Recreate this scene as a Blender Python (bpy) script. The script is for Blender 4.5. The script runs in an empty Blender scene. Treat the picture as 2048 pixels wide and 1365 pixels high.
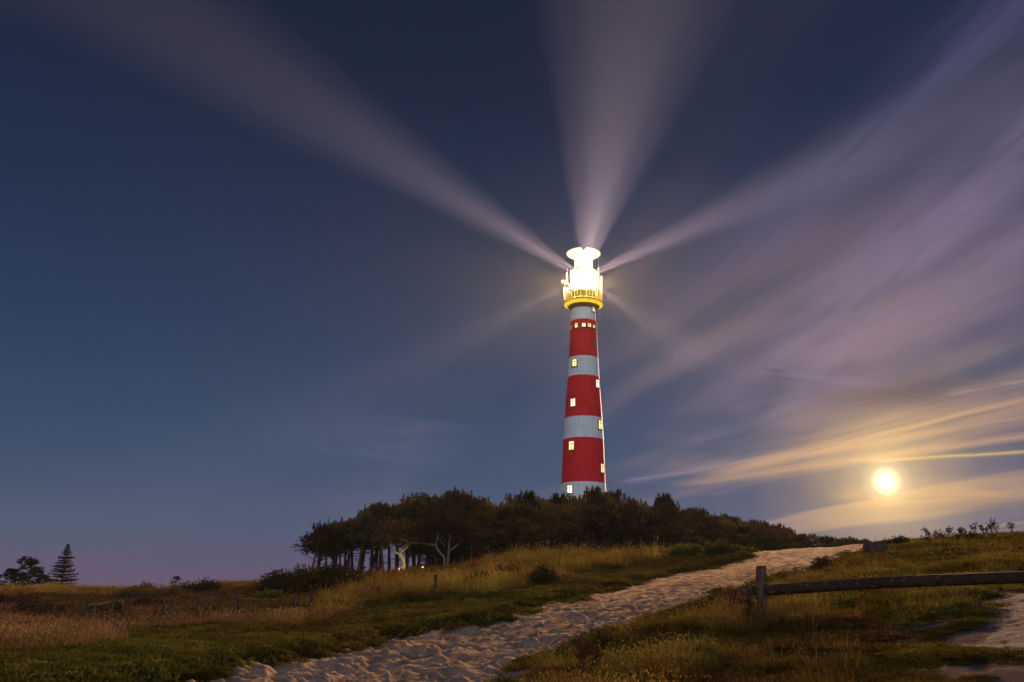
import bpy, bmesh, math, random
import numpy as np
from mathutils import Vector, Matrix, noise as mnoise

R = math.radians
rng = np.random.default_rng(7)
random.seed(7)
SC = bpy.context.scene
COL = SC.collection

# ---------------------------------------------------------------- camera
PITCH = 17.1
F = 1630.0                      # focal length in photograph pixels (2048 wide)
CX, CY = 1167.0, 682.5          # optical axis on the photograph
EYE = 1.4
cam = bpy.data.cameras.new('camera')
cam.sensor_width = 36.0
cam.lens = 36.0 * F / 2048.0
cam.shift_x = -(CX - 1024.0) / 2048.0
cam.clip_start = 0.1
cam.clip_end = 9000
camo = bpy.data.objects.new('camera', cam)
COL.objects.link(camo)
camo.location = (0, 0, EYE)
camo.rotation_euler = (R(90 + PITCH), 0, 0)
SC.camera = camo

cp, sp = math.cos(R(PITCH)), math.sin(R(PITCH))


def ray(px, py):
    """direction (x, y, z) through a photograph pixel, scaled to unit horizontal range"""
    a, b = px - CX, CY - py
    x, y, z = a, F * cp - b * sp, F * sp + b * cp
    h = math.hypot(x, y)
    return x / h, y / h, z / h


def P(px, py, rho):
    d = ray(px, py)
    return (d[0] * rho, d[1] * rho, EYE + d[2] * rho)


def project(x, y, z):
    z = z - EYE
    dep = y * cp + z * sp
    dep = np.where(dep > 0.05, dep, 0.05)
    return CX + F * x / dep, CY - F * (z * cp - y * sp) / dep


# ---------------------------------------------------------------- world: night sky with thin cirrus round the moon
MOON_DIR = Vector(ray(1772, 963)).normalized()
W = bpy.data.worlds.new("World")
SC.world = W
W.use_nodes = True
nt = W.node_tree
for n in list(nt.nodes):
    nt.nodes.remove(n)


class NT:
    """tiny helper for node graphs"""
    def __init__(s, tree):
        s.t = tree

    def n(s, kind, **kw):
        nd = s.t.nodes.new(kind)
        for k, v in kw.items():
            setattr(nd, k, v)
        return nd

    def l(s, a, b):
        s.t.links.new(a, b)

    def put(s, sock, v):
        if isinstance(v, bpy.types.NodeSocket):
            s.l(v, sock)
        else:
            sock.default_value = v

    def m(s, op, a, b=0.0, c=0.0, clamp=False):
        nd = s.n('ShaderNodeMath', operation=op, use_clamp=clamp)
        s.put(nd.inputs[0], a); s.put(nd.inputs[1], b); s.put(nd.inputs[2], c)
        return nd.outputs[0]

    def mix(s, f, a, b, bt='MIX'):
        nd = s.n('ShaderNodeMix', data_type='RGBA', blend_type=bt)
        s.put(nd.inputs[0], f); s.put(nd.inputs[6], a); s.put(nd.inputs[7], b)
        return nd.outputs[2]

    def ss(s, v, a, b):
        nd = s.n('ShaderNodeMapRange', interpolation_type='SMOOTHSTEP')
        s.put(nd.inputs[0], v); s.put(nd.inputs[1], a); s.put(nd.inputs[2], b)
        return nd.outputs[0]

    def ramp(s, f, stops, interp='LINEAR'):
        nd = s.n('ShaderNodeValToRGB')
        nd.color_ramp.interpolation = interp
        e = nd.color_ramp.elements
        while len(e) < len(stops):
            e.new(0.5)
        for el, (p, c) in zip(e, stops):
            el.position = p
            el.color = tuple(c) + (1,) if len(c) == 3 else c
        s.put(nd.inputs[0], f)
        return nd.outputs[0]

    def noise(s, vec, scale, detail=4, rough=0.5, dist=0.0):
        nd = s.n('ShaderNodeTexNoise')
        s.put(nd.inputs['Vector'], vec)
        nd.inputs['Scale'].default_value = scale
        nd.inputs['Detail'].default_value = detail
        nd.inputs['Roughness'].default_value = rough
        nd.inputs['Distortion'].default_value = dist
        return nd.outputs[0]

    def xyz(s, x, y, z=0.0):
        nd = s.n('ShaderNodeCombineXYZ')
        s.put(nd.inputs[0], x); s.put(nd.inputs[1], y); s.put(nd.inputs[2], z)
        return nd.outputs[0]


def srgb(r, g, b, k=1.0):
    f = lambda c: (c / 255 / 12.92) if c / 255 <= 0.04045 else ((c / 255 + 0.055) / 1.055) ** 2.4
    return (f(r) * k, f(g) * k, f(b) * k, 1)


def sky_plane(px, py):
    d = ray(px, py)
    n = math.sqrt(1 + d[2] ** 2)
    z = d[2] / n
    return d[0] / n / (z + 0.04), d[1] / n / (z + 0.04)


w = NT(nt)
tc = w.n('ShaderNodeTexCoord')
sep = w.n('ShaderNodeSeparateXYZ'); w.l(tc.outputs['Generated'], sep.inputs[0])
dx, dy, dz = sep.outputs
nz = w.n('ShaderNodeVectorMath', operation='NORMALIZE'); w.l(tc.outputs['Generated'], nz.inputs[0])
dotm = w.n('ShaderNodeVectorMath', operation='DOT_PRODUCT'); w.l(nz.outputs[0], dotm.inputs[0]); dotm.inputs[1].default_value = MOON_DIR
ang = w.m('ARCCOSINE', w.m('MINIMUM', dotm.outputs['Value'], 0.999999))       # angle from the moon
elev = w.m('ARCSINE', dz)
# clear sky: deep navy overhead, grey teal low, a mauve band on the horizon
E = lambda d: (d + 10) / 100
sky = w.ramp(w.m('MULTIPLY_ADD', elev, 57.2958 / 100, 0.1), [
    (E(-10), srgb(60, 50, 60)[:3]), (E(-0.5), srgb(112, 76, 108)[:3]), (E(1.2), srgb(94, 77, 109)[:3]), (E(3.5), srgb(65, 81, 112)[:3]),
    (E(9), srgb(40, 71, 107)[:3]), (E(16), srgb(22, 55, 92)[:3]), (E(24), srgb(11, 41, 76)[:3]),
    (E(33), srgb(5, 30, 60)[:3]), (E(42), srgb(3, 24, 50)[:3]), (E(70), srgb(3, 20, 44)[:3])])
# darker away to the left, lighter to the right where thin veil catches the moon
side = w.ss(w.m('ADD', dx, w.m('MULTIPLY', dy, -0.10)), -0.75, 0.55)
sky = w.mix(1.0, sky, w.ramp(side, [(0, (0.84, 0.88, 0.90)), (0.45, (0.96, 0.98, 1.0)), (1, (1.22, 1.16, 1.12))]), 'MULTIPLY')
# cirrus on a flat layer, combed along one direction
inv = w.m('DIVIDE', 1.0, w.m('ADD', w.m('MAXIMUM', dz, 0.0), 0.04))
U, V = w.m('MULTIPLY', dx, inv), w.m('MULTIPLY', dy, inv)
VA = -22.0
ca, sa = math.cos(R(VA)), math.sin(R(VA))
along = w.m('ADD', w.m('MULTIPLY', U, sa), w.m('MULTIPLY', V, ca))
across = w.m('SUBTRACT', w.m('MULTIPLY', U, ca), w.m('MULTIPLY', V, sa))
wob = w.m('MULTIPLY', w.m('SUBTRACT', w.noise(w.xyz(w.m('MULTIPLY', along, 0.35), w.m('MULTIPLY', across, 0.5)), 1.0, 3), 0.5), 0.55)
acw = w.m('ADD', across, wob)
n1 = w.noise(w.xyz(w.m('MULTIPLY', along, 0.10), w.m('MULTIPLY', acw, 0.95), 3.3), 1.0, 4, 0.48, 0.08)
n2 = w.noise(w.xyz(w.m('MULTIPLY', along, 0.30), w.m('MULTIPLY', acw, 3.0), 8.1), 1.0, 3, 0.5, 0.1)
n3 = w.noise(w.xyz(U, V, 1.7), 0.55, 4, 0.5, 0.3)
cl = w.m('ADD', w.m('MULTIPLY', n1, 0.54), w.m('ADD', w.m('MULTIPLY', n2, 0.22), w.m('MULTIPLY', n3, 0.32)))
cl = w.m('MULTIPLY', w.ss(cl, 0.50, 0.64), w.m('SUBTRACT', 1.0, w.m('MULTIPLY', w.ss(dz, 0.24, 0.56), 0.88)))
right = w.ss(dx, -0.16, 0.28)
lowleft = w.m('MULTIPLY', w.m('MULTIPLY', w.ss(dx, -0.42, -0.15), w.m('SUBTRACT', 1.0, w.ss(dz, 0.10, 0.20))), 0.35)
cover = w.m('MULTIPLY', cl, w.m('MAXIMUM', right, lowleft))
nearmoon = w.m('POWER', 2.718, w.m('MULTIPLY', ang, -5.0))
ccol = w.mix(nearmoon, srgb(116, 106, 142), srgb(235, 185, 120))
sky = w.mix(w.m('MULTIPLY', cover, 0.52), sky, ccol)
veil = w.m('MULTIPLY', w.m('MULTIPLY', w.ss(dx, -0.05, 0.5), w.m('SUBTRACT', 1.0, w.ss(dz, 0.25, 0.55))), 0.16)
sky = w.mix(veil, sky, srgb(92, 92, 128))
# a clear gap in the veil above the moon
azn = w.m('ARCTAN2', dx, dy)
def gap(px, py, wa, we, k):
    global sky
    d = ray(px, py)
    a0, e0 = math.atan2(d[0], d[1]), math.atan(d[2])
    q = w.m('ADD', w.m('POWER', w.m('DIVIDE', w.m('ABSOLUTE', w.m('SUBTRACT', azn, a0)), R(wa)), 2.0), w.m('POWER', w.m('DIVIDE', w.m('ABSOLUTE', w.m('ADD', w.m('SUBTRACT', elev, e0), w.m('MULTIPLY', wob, 0.02))), R(we)), 2.0))
    sky = w.mix(w.m('MULTIPLY', w.m('POWER', 2.718, w.m('MULTIPLY', q, -1.0)), k), sky, srgb(44, 60, 92))
gap(1790, 785, 4.8, 0.95, 0.95)
gap(1560, 800, 4.0, 1.0, 0.35)
gap(1900, 1008, 5.0, 0.6, 0.35)


# single long streaks of cloud: line through two sky points in the layer, with width and ragged edge
def streak(a, b, wid, s0, s1, col, k):
    global sky
    (ax, ay), (bx, by) = sky_plane(*a), sky_plane(*b)
    L = math.hypot(bx - ax, by - ay)
    tx, ty = (bx - ax) / L, (by - ay) / L
    t = w.m('ADD', w.m('MULTIPLY', w.m('SUBTRACT', U, ax), tx), w.m('MULTIPLY', w.m('SUBTRACT', V, ay), ty))
    q = w.m('SUBTRACT', w.m('MULTIPLY', w.m('SUBTRACT', U, ax), -ty), w.m('MULTIPLY', w.m('SUBTRACT', V, ay), -tx))
    wb = w.m('MULTIPLY', w.m('SUBTRACT', w.noise(w.xyz(w.m('MULTIPLY', t, 1.2 / L * 3), k * 3.1, q), 1.0, 4), 0.5), wid * 0.9)
    q = w.m('ADD', q, wb)
    g = w.m('POWER', 2.718, w.m('MULTIPLY', w.m('POWER', w.m('DIVIDE', w.m('ABSOLUTE', q), wid), 1.6), -1.0))
    fib = w.noise(w.xyz(w.m('MULTIPLY', t, 1.6 / L), w.m('MULTIPLY', q, 1.3 / wid), k), 1.0, 4, 0.5, 0.12)
    g = w.m('MULTIPLY', g, w.ss(fib, 0.22, 0.66))
    g = w.m('MULTIPLY', g, w.m('MULTIPLY', w.ss(t, s0 * L, (s0 + 0.25) * L), w.m('SUBTRACT', 1.0, w.ss(t, (s1 - 0.3) * L, s1 * L))))
    g = w.m('MULTIPLY', g, w.ss(dz, 0.0, 0.05))
    sky = w.mix(w.m('MULTIPLY', g, k % 1.0), sky, col)


gold = srgb(212, 166, 128)
mauve = srgb(140, 120, 150)
STREAKS = [
    ((1340, 972), (1900, 852), 0.42, 0.1, 1.9, gold, 1.40),
    ((1320, 976), (1850, 900), 0.10, 0.0, 1.6, gold, 21.55),
    ((1450, 940), (2048, 835), 0.16, 0.0, 1.5, gold, 22.35),
    ((1560, 900), (1980, 775), 0.12, 0.0, 1.5, gold, 23.3),
    ((1620, 690), (1900, 430), 0.10, -0.3, 1.6, mauve, 24.35),
    ((1400, 560), (1800, 240), 0.09, -0.4, 1.8, srgb(84, 84, 122), 25.40),
    ((1560, 470), (1900, 130), 0.06, -0.4, 1.8, srgb(84, 84, 122), 26.35),
    ((1700, 560), (2048, 300), 0.10, -0.4, 1.5, srgb(126, 112, 146), 27.45),
    ((1250, 965), (1560, 912), 0.12, -0.1, 1.3, srgb(170, 150, 160), 2.4),
    ((1380, 962), (2048, 800), 0.13, 0.05, 1.4, gold, 3.7),
    ((1640, 1000), (2048, 985), 0.55, 0.0, 1.6, srgb(225, 170, 115), 4.55),
    ((1700, 925), (2048, 905), 0.06, 0.0, 1.5, srgb(240, 200, 120), 5.6),
    ((1480, 735), (1760, 772), 0.10, 0.0, 1.3, mauve, 6.5),
    ((1500, 850), (1800, 590), 0.30, 0.0, 1.5, mauve, 7.4),
    ((1560, 760), (2048, 470), 0.22, 0.0, 1.3, mauve, 8.35),
    ((1880, 790), (2048, 765), 0.05, 0.0, 1.3, srgb(190, 160, 150), 9.6),
    ((1330, 900), (1700, 780), 0.25, 0.0, 1.3, mauve, 10.3),
    ((740, 900), (800, 870), 0.35, -0.6, 2.0, srgb(96, 98, 128), 11.3),
]
for a in STREAKS:
    streak(*a)
gap(1790, 788, 4.2, 0.8, 0.65)
# aureole round the moon
aur = w.ramp(w.m('MULTIPLY', ang, 57.2958 / 20), [
    (0.0, (3.0, 2.2, 0.9)), (0.034, (1.5, 1.12, 0.50)), (0.050, (0.90, 0.62, 0.22)), (0.085, (0.58, 0.37, 0.10)), (0.15, (0.36, 0.22, 0.045)),
    (0.28, (0.15, 0.082, 0.015)), (0.45, (0.04, 0.021, 0.006)), (1.0, (0, 0, 0))])
sky = w.mix(1.0, sky, aur, 'ADD')
# bright patch of sky added behind the viewer to light surfaces facing it
back = w.ss(w.m('MULTIPLY', dy, -1.0), 0.15, 0.8)
lowz = w.m('SUBTRACT', 1.0, w.ss(dz, 0.30, 0.75))
sky = w.mix(w.m('MULTIPLY', back, lowz), sky, (1.0, 1.08, 1.30, 1))
bg = w.n('ShaderNodeBackground'); w.l(sky, bg.inputs[0]); bg.inputs[1].default_value = 1.0
wo = w.n('ShaderNodeOutputWorld'); w.l(bg.outputs[0], wo.inputs[0])
W.cycles.sampling_method = 'MANUAL'
W.cycles.sample_map_resolution = 512

# ---------------------------------------------------------------- the moon's light
sl = bpy.data.lights.new('moonlight', 'SUN')
sl.energy = 3.8
sl.angle = R(0.8)
sl.color = (1.0, 0.66, 0.40)
so = bpy.data.objects.new('moonlight', sl)
COL.objects.link(so)
LDIR = Vector((math.sin(R(20.2)), math.cos(R(20.2)), math.tan(R(12.5)))).normalized()
so.rotation_euler = LDIR.to_track_quat('Z', 'Y').to_euler()
so.location = LDIR * 200

# ---------------------------------------------------------------- exposure
SC.view_settings.view_transform = 'Standard'
SC.view_settings.look = 'None'
SC.view_settings.exposure = 0.0
SC.view_settings.gamma = 1.0
SC.cycles.use_denoising = True
SC.cycles.max_bounces = 5
SC.cycles.diffuse_bounces = 2
SC.cycles.volume_bounces = 0
SC.cycles.transparent_max_bounces = 12
SC.cycles.sample_clamp_indirect = 3.0


# ---------------------------------------------------------------- helpers
def tag(o, label=None, cat=None, group=None, kind=None):
    if label: o['label'] = label
    if cat: o['category'] = cat
    if group: o['group'] = group
    if kind: o['kind'] = kind
    return o


def empty(name, loc=(0, 0, 0)):
    o = bpy.data.objects.new(name, None)
    o.empty_display_size = 0.3
    COL.objects.link(o)
    o.location = loc
    return o


def mesh_np(name, V, faces, k):
    """V (n,3) array, faces (m,k) int array"""
    me = bpy.data.meshes.new(name)
    V = np.asarray(V, dtype=np.float32); faces = np.asarray(faces, dtype=np.int32)
    me.vertices.add(len(V)); me.vertices.foreach_set('co', V.ravel())
    me.loops.add(faces.size); me.loops.foreach_set('vertex_index', faces.ravel())
    me.polygons.add(len(faces))
    me.polygons.foreach_set('loop_start', np.arange(0, faces.size, k, dtype=np.int32))
    me.polygons.foreach_set('loop_total', np.full(len(faces), k, dtype=np.int32))
    me.update(calc_edges=True)
    return me


def link(name, me, mats, parent=None, smooth=False):
    o = bpy.data.objects.new(name, me)
    for m_ in (mats if isinstance(mats, (list, tuple)) else [mats]):
        if m_.name not in me.materials:
            me.materials.append(m_)
    COL.objects.link(o)
    if parent: o.parent = parent
    if smooth:
        me.polygons.foreach_set('use_smooth', np.ones(len(me.polygons), dtype=bool))
    return o


class MB:
    def __init__(s):
        s.v, s.f, s.mi = [], [], []

    def add(s, v, f, mi=0):
        b = len(s.v)
        s.v += [tuple(p) for p in v]
        s.f += [tuple(i + b for i in q) for q in f]
        s.mi += [mi] * len(f)

    def box(s, c, size, rot=None, mi=0):
        hx, hy, hz = size[0] / 2, size[1] / 2, size[2] / 2
        vs = [Vector((a * hx, b * hy, d * hz)) for d in (-1, 1) for a, b in ((-1, -1), (1, -1), (1, 1), (-1, 1))]
        if rot is not None: vs = [rot @ p for p in vs]
        vs = [p + Vector(c) for p in vs]
        s.add(vs, [(3, 2, 1, 0), (4, 5, 6, 7), (0, 1, 5, 4), (1, 2, 6, 5), (2, 3, 7, 6), (3, 0, 4, 7)], mi)

    def tube(s, pts, rad, n=8, mi=0, cap=True):
        pts = [Vector(p) for p in pts]
        if not hasattr(rad, '__len__'): rad = [rad] * len(pts)
        b = len(s.v)
        u = None
        for i, p in enumerate(pts):
            t = (pts[min(i + 1, len(pts) - 1)] - pts[max(i - 1, 0)]).normalized()
            if u is None:
                u = t.cross(Vector((0.31, 0.95, 0.02)) if abs(t.z) > 0.5 else Vector((0, 0, 1))).normalized()
            else:
                u = (u - t * u.dot(t)).normalized()
            v = t.cross(u)
            for k in range(n):
                a = 2 * math.pi * k / n
                s.v.append(tuple(p + (u * math.cos(a) + v * math.sin(a)) * rad[i]))
        for i in range(len(pts) - 1):
            for k in range(n):
                s.f.append((b + i * n + k, b + i * n + (k + 1) % n, b + (i + 1) * n + (k + 1) % n, b + (i + 1) * n + k)); s.mi.append(mi)
        if cap:
            s.f.append(tuple(b + k for k in reversed(range(n)))); s.mi.append(mi)
            e = b + (len(pts) - 1) * n
            s.f.append(tuple(e + k for k in range(n))); s.mi.append(mi)

    def lathe(s, prof, n=64, mi=0, c=(0, 0, 0), mis=None):
        b = len(s.v)
        for r, z in prof:
            for k in range(n):
                a = 2 * math.pi * k / n
                s.v.append((c[0] + r * math.cos(a), c[1] + r * math.sin(a), c[2] + z))
        for i in range(len(prof) - 1):
            for k in range(n):
                s.f.append((b + i * n + k, b + i * n + (k + 1) % n, b + (i + 1) * n + (k + 1) % n, b + (i + 1) * n + k))
                s.mi.append(mis[i] if mis else mi)

    def mesh(s, name):
        me = bpy.data.meshes.new(name)
        me.from_pydata(s.v, [], s.f)
        me.polygons.foreach_set('material_index', s.mi)
        me.update()
        return me

    def build(s, name, mats, parent=None, smooth=False):
        return link(name, s.mesh(name), mats, parent, smooth)


def mat(name, col, rough=0.8, spec=0.3, metal=0.0, emit=None, es=0.0, var=0.0, vscale=3.0, bump=0.0, bscale=20.0, rnd=0.0, col2=None):
    m_ = bpy.data.materials.new(name)
    m_.use_nodes = True
    b = m_.node_tree.nodes['Principled BSDF']
    g = NT(m_.node_tree)
    b.inputs['Roughness'].default_value = rough
    b.inputs['Specular IOR Level'].default_value = spec
    b.inputs['Metallic'].default_value = metal
    c = tuple(col) + (1,) if len(col) == 3 else col
    out = None
    if var or rnd or bump:
        tcn = g.n('ShaderNodeTexCoord')
        geo = g.n('ShaderNodeNewGeometry')
    if var:
        c2 = tuple(x * (1 - var) for x in c[:3]) if col2 is None else tuple(col2)[:3]
        f_ = g.noise(geo.outputs['Position'], vscale, 5, 0.6)
        out = g.mix(g.ss(f_, 0.35, 0.65), c, c2 + (1,))
    if rnd:
        oi = g.n('ShaderNodeObjectInfo')
        h = g.n('ShaderNodeHueSaturation')
        g.put(h.inputs['Color'], out if out is not None else c)
        g.put(h.inputs['Value'], g.m('MULTIPLY_ADD', oi.outputs['Random'], 2 * rnd, 1 - rnd))
        g.put(h.inputs['Hue'], g.m('MULTIPLY_ADD', g.m('FRACT', g.m('MULTIPLY', oi.outputs['Random'], 17.3)), 0.05, 0.475))
        out = h.outputs[0]
    if out is not None: g.l(out, b.inputs['Base Color'])
    else: b.inputs['Base Color'].default_value = c
    if bump:
        bn = g.n('ShaderNodeBump')
        bn.inputs['Strength'].default_value = bump
        bn.inputs['Distance'].default_value = 0.05
        g.l(g.noise(geo.outputs['Position'], bscale, 4, 0.6), bn.inputs['Height'])
        g.l(bn.outputs[0], b.inputs['Normal'])
    if emit:
        b.inputs['Emission Color'].default_value = tuple(emit) + (1,)
        b.inputs['Emission Strength'].default_value = es
    return m_

# ---------------------------------------------------------------- moon
moon_m = bpy.data.materials.new('moon_surface'); moon_m.use_nodes = True
g = NT(moon_m.node_tree)
for n in list(moon_m.node_tree.nodes): moon_m.node_tree.nodes.remove(n)
em = g.n('ShaderNodeEmission')
gc = g.n('ShaderNodeNewGeometry')
mn = g.noise(gc.outputs['Position'], 0.03, 4, 0.5)
g.l(g.mix(mn, (1.0, 0.88, 0.5, 1), (1.0, 0.96, 0.72, 1)), em.inputs[0]); em.inputs[1].default_value = 3.0
mo = g.n('ShaderNodeOutputMaterial'); g.l(em.outputs[0], mo.inputs[0])
bm = bmesh.new(); bmesh.ops.create_uvsphere(bm, u_segments=48, v_segments=24, radius=29)
me = bpy.data.meshes.new('moon'); bm.to_mesh(me); bm.free()
moon = link('moon', me, moon_m, smooth=True)
moon.location = MOON_DIR * 3500
tag(moon, 'bright full moon glowing low in the sky at the right', 'moon')

# ---------------------------------------------------------------- lighthouse
TY = 134.0                         # metres from the viewer
M = {}
def towermat(name, c, stain, amt):
    m_ = bpy.data.materials.new(name); m_.use_nodes = True
    g = NT(m_.node_tree); b = m_.node_tree.nodes['Principled BSDF']
    tcn = g.n('ShaderNodeTexCoord'); sx = g.n('ShaderNodeSeparateXYZ'); g.l(tcn.outputs['Object'], sx.inputs[0])
    an = g.m('ARCTAN2', sx.outputs[1], sx.outputs[0])
    st = g.noise(g.xyz(g.m('MULTIPLY', an, 6.0), 0.0, g.m('MULTIPLY', sx.outputs[2], 0.22)), 1.6, 6, 0.65)
    pt = g.noise(tcn.outputs['Object'], 0.9, 5, 0.6)
    col = g.mix(g.m('MULTIPLY', g.ss(st, 0.46, 0.72), amt), c, stain)
    col = g.mix(g.m('MULTIPLY', g.ss(pt, 0.5, 0.75), amt * 0.6), col, stain)
    row = g.m('FRACT', g.m('DIVIDE', sx.outputs[2], 1.9))
    colm = g.m('FRACT', g.m('ADD', g.m('MULTIPLY', an, 14 / 6.28318), g.m('MULTIPLY', g.m('FLOOR', g.m('DIVIDE', sx.outputs[2], 1.9)), 0.5)))
    seam = g.m('MAXIMUM', g.m('LESS_THAN', row, 0.03), g.m('LESS_THAN', colm, 0.035))
    col = g.mix(g.m('MULTIPLY', seam, 0.6), col, stain)
    g.l(col, b.inputs['Base Color']); b.inputs['Roughness'].default_value = 0.6; b.inputs['Specular IOR Level'].default_value = 0.12
    bn = g.n('ShaderNodeBump'); bn.inputs['Strength'].default_value = 0.3; bn.inputs['Distance'].default_value = 0.05
    g.l(g.m('SUBTRACT', g.noise(tcn.outputs['Object'], 5.0, 4, 0.6), seam), bn.inputs['Height']); g.l(bn.outputs[0], b.inputs['Normal'])
    return m_


M['red'] = towermat('red_paint', (0.74, 0.010, 0.022, 1), (0.32, 0.012, 0.015, 1), 0.8)
M['white'] = towermat('white_paint', (0.68, 0.75, 0.76, 1), (0.42, 0.45, 0.44, 1), 0.5)
M['yellowwhite'] = mat('pale_gallery_paint', (0.72, 0.66, 0.30), 0.6, 0.3, var=0.3, vscale=2.0)
M['rail'] = mat('gallery_rail_paint', (0.022, 0.019, 0.007), 0.6, 0.3, var=0.3, vscale=3.0)
M['pole'] = mat('white_metal', (0.12, 0.115, 0.09), 0.5, 0.4)
M['frame'] = mat('window_frame_paint', (0.25, 0.16, 0.09), 0.6)
M['rooflit'] = mat('lantern_white_paint', (0.85, 0.82, 0.72), 0.6)
M['darkpane'] = mat('unlit_pane', (0.05, 0.05, 0.06), 0.2, 0.5)


def glass(name, tint, emit=None, es=0):
    m_ = bpy.data.materials.new(name); m_.use_nodes = True
    g = NT(m_.node_tree)
    for n in list(m_.node_tree.nodes): m_.node_tree.nodes.remove(n)
    tr = g.n('ShaderNodeBsdfTransparent'); tr.inputs[0].default_value = tint
    gl = g.n('ShaderNodeBsdfGlossy'); gl.inputs['Roughness'].default_value = 0.05
    mx = g.n('ShaderNodeMixShader'); mx.inputs[0].default_value = 0.06
    g.l(tr.outputs[0], mx.inputs[1]); g.l(gl.outputs[0], mx.inputs[2])
    sh = mx.outputs[0]
    if emit:
        e = g.n('ShaderNodeEmission'); e.inputs[0].default_value = emit; e.inputs[1].default_value = es
        ad = g.n('ShaderNodeAddShader'); g.l(sh, ad.inputs[0]); g.l(e.outputs[0], ad.inputs[1]); sh = ad.outputs[0]
    o = g.n('ShaderNodeOutputMaterial'); g.l(sh, o.inputs[0])
    return m_


M['glass'] = glass('lantern_glass', (0.97, 0.97, 0.93, 1), (1.0, 0.86, 0.42, 1), 0.9)


M['lens'] = glass('lamp_lens', (0.95, 0.95, 0.9, 1), (1.0, 0.93, 0.62, 1), 8.0)


def pane_mat(name, c1, c2, es):
    m_ = bpy.data.materials.new(name); m_.use_nodes = True
    g = NT(m_.node_tree)
    for n in list(m_.node_tree.nodes): m_.node_tree.nodes.remove(n)
    ge = g.n('ShaderNodeNewGeometry')
    e = g.n('ShaderNodeEmission')
    g.l(g.mix(g.ss(g.noise(ge.outputs['Position'], 2.3, 3), 0.35, 0.65), c1, c2), e.inputs[0]); e.inputs[1].default_value = es
    o = g.n('ShaderNodeOutputMaterial'); g.l(e.outputs[0], o.inputs[0])
    return m_


M['pane_warm'] = pane_mat('warm_lit_pane', (1.0, 0.78, 0.42, 1), (1.0, 0.62, 0.25, 1), 1.5)
M['pane_white'] = pane_mat('bright_lit_pane', (1.0, 0.86, 0.74, 1), (1.0, 0.74, 0.55, 1), 1.6)
M['pane_yellow'] = pane_mat('yellow_lit_pane', (0.95, 0.85, 0.36, 1), (0.8, 0.66, 0.22, 1), 1.6)


def H(py, off=0.0):                # height above the viewer's datum of a point at photograph row py, TY-off metres away
    return EYE + (TY - off) * math.tan(R(PITCH) + math.atan((CY - py) / F))


def RAD(hw, z):                    # radius that spans hw photograph pixels at height z on the tower axis
    return hw * (TY * cp + (z - EYE) * sp) / F


BASE_Z = 8.0
lh = empty('lighthouse', (0, TY, BASE_Z))
tag(lh, 'tall round lighthouse with red and white bands and a blazing lantern', 'lighthouse')
rows = []
for py, hw in ((963, 44.3), (874, 40.7), (831, 37.8), (749, 31.9), (710.5, 29.5), (660, 27.2), (637.5, 26.2)):
    r = RAD(hw, H(py)); z = H(py, r); rows.append((RAD(hw, z), z))
z963 = rows[0][1]


def rad_at(z):
    pts = [(4.55, 0.0)] + [(a, b - BASE_Z) for a, b in rows]
    zs = [p[1] for p in pts]; rs = [p[0] for p in pts]
    return float(np.interp(z, zs, rs))


zt = H(609, 2.3) - BASE_Z          # underside of the gallery flare
zz = [b - BASE_Z for a, b in rows]
rtop = RAD(24.6, H(620))
prof, mis = [(5.6, -1.0)], []
bounds = [(0.0, zz[0], 1), (zz[0], zz[1], 0), (zz[1], zz[2], 1), (zz[2], zz[3], 0), (zz[3], zz[4], 1), (zz[4], zz[6], 0)]
for a, b, mi_ in bounds:
    nseg = max(2, int((b - a) / 1.5))
    for k in range(nseg):
        prof.append((rad_at(a + (b - a) * k / nseg), a + (b - a) * k / nseg)); mis.append(mi_ if k else (1 if not mis else mis[-1]))
mis = []
prof2 = []
for a, b, mi_ in bounds:
    nseg = max(2, int((b - a) / 1.5))
    for k in range(nseg):
        prof2.append((rad_at(a + (b - a) * k / nseg), a + (b - a) * k / nseg)); mis.append(mi_)
prof2 += [(rad_at(zz[6]), zz[6]), (rtop, zz[6] + 0.06), (rtop, zt)]
mis += [0, 1]
s = MB(); s.lathe(prof2, 96, mis=mis)
s.build('tower_shaft', [M['red'], M['white']], lh, smooth=True)

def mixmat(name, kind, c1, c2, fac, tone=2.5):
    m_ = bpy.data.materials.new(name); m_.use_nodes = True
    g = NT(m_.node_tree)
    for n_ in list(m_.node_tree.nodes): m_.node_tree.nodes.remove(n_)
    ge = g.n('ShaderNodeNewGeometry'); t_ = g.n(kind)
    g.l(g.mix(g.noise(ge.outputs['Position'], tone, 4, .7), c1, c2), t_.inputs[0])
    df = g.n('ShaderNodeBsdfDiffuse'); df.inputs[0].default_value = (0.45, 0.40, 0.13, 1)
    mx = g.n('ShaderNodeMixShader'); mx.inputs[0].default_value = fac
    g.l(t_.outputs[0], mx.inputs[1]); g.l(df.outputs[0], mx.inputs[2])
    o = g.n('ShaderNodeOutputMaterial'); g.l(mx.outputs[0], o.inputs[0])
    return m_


M['soffit'] = mixmat('lamp_tinted_soffit', 'ShaderNodeBsdfTranslucent', (0.062, 0.085, 0.012, 1), (0.028, 0.036, 0.006, 1), 0.15)  # yellow lamp light on the underside put into the colour
M['leak_deck'] = mixmat('light_leak_deck', 'ShaderNodeBsdfTransparent', (0.9, 0.9, 0.9, 1), (0.8, 0.8, 0.8, 1), 0.92)  # see-through deck, invented so lamp light leaks to the underside
rl1_ = RAD(25.3, H(555))
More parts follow.
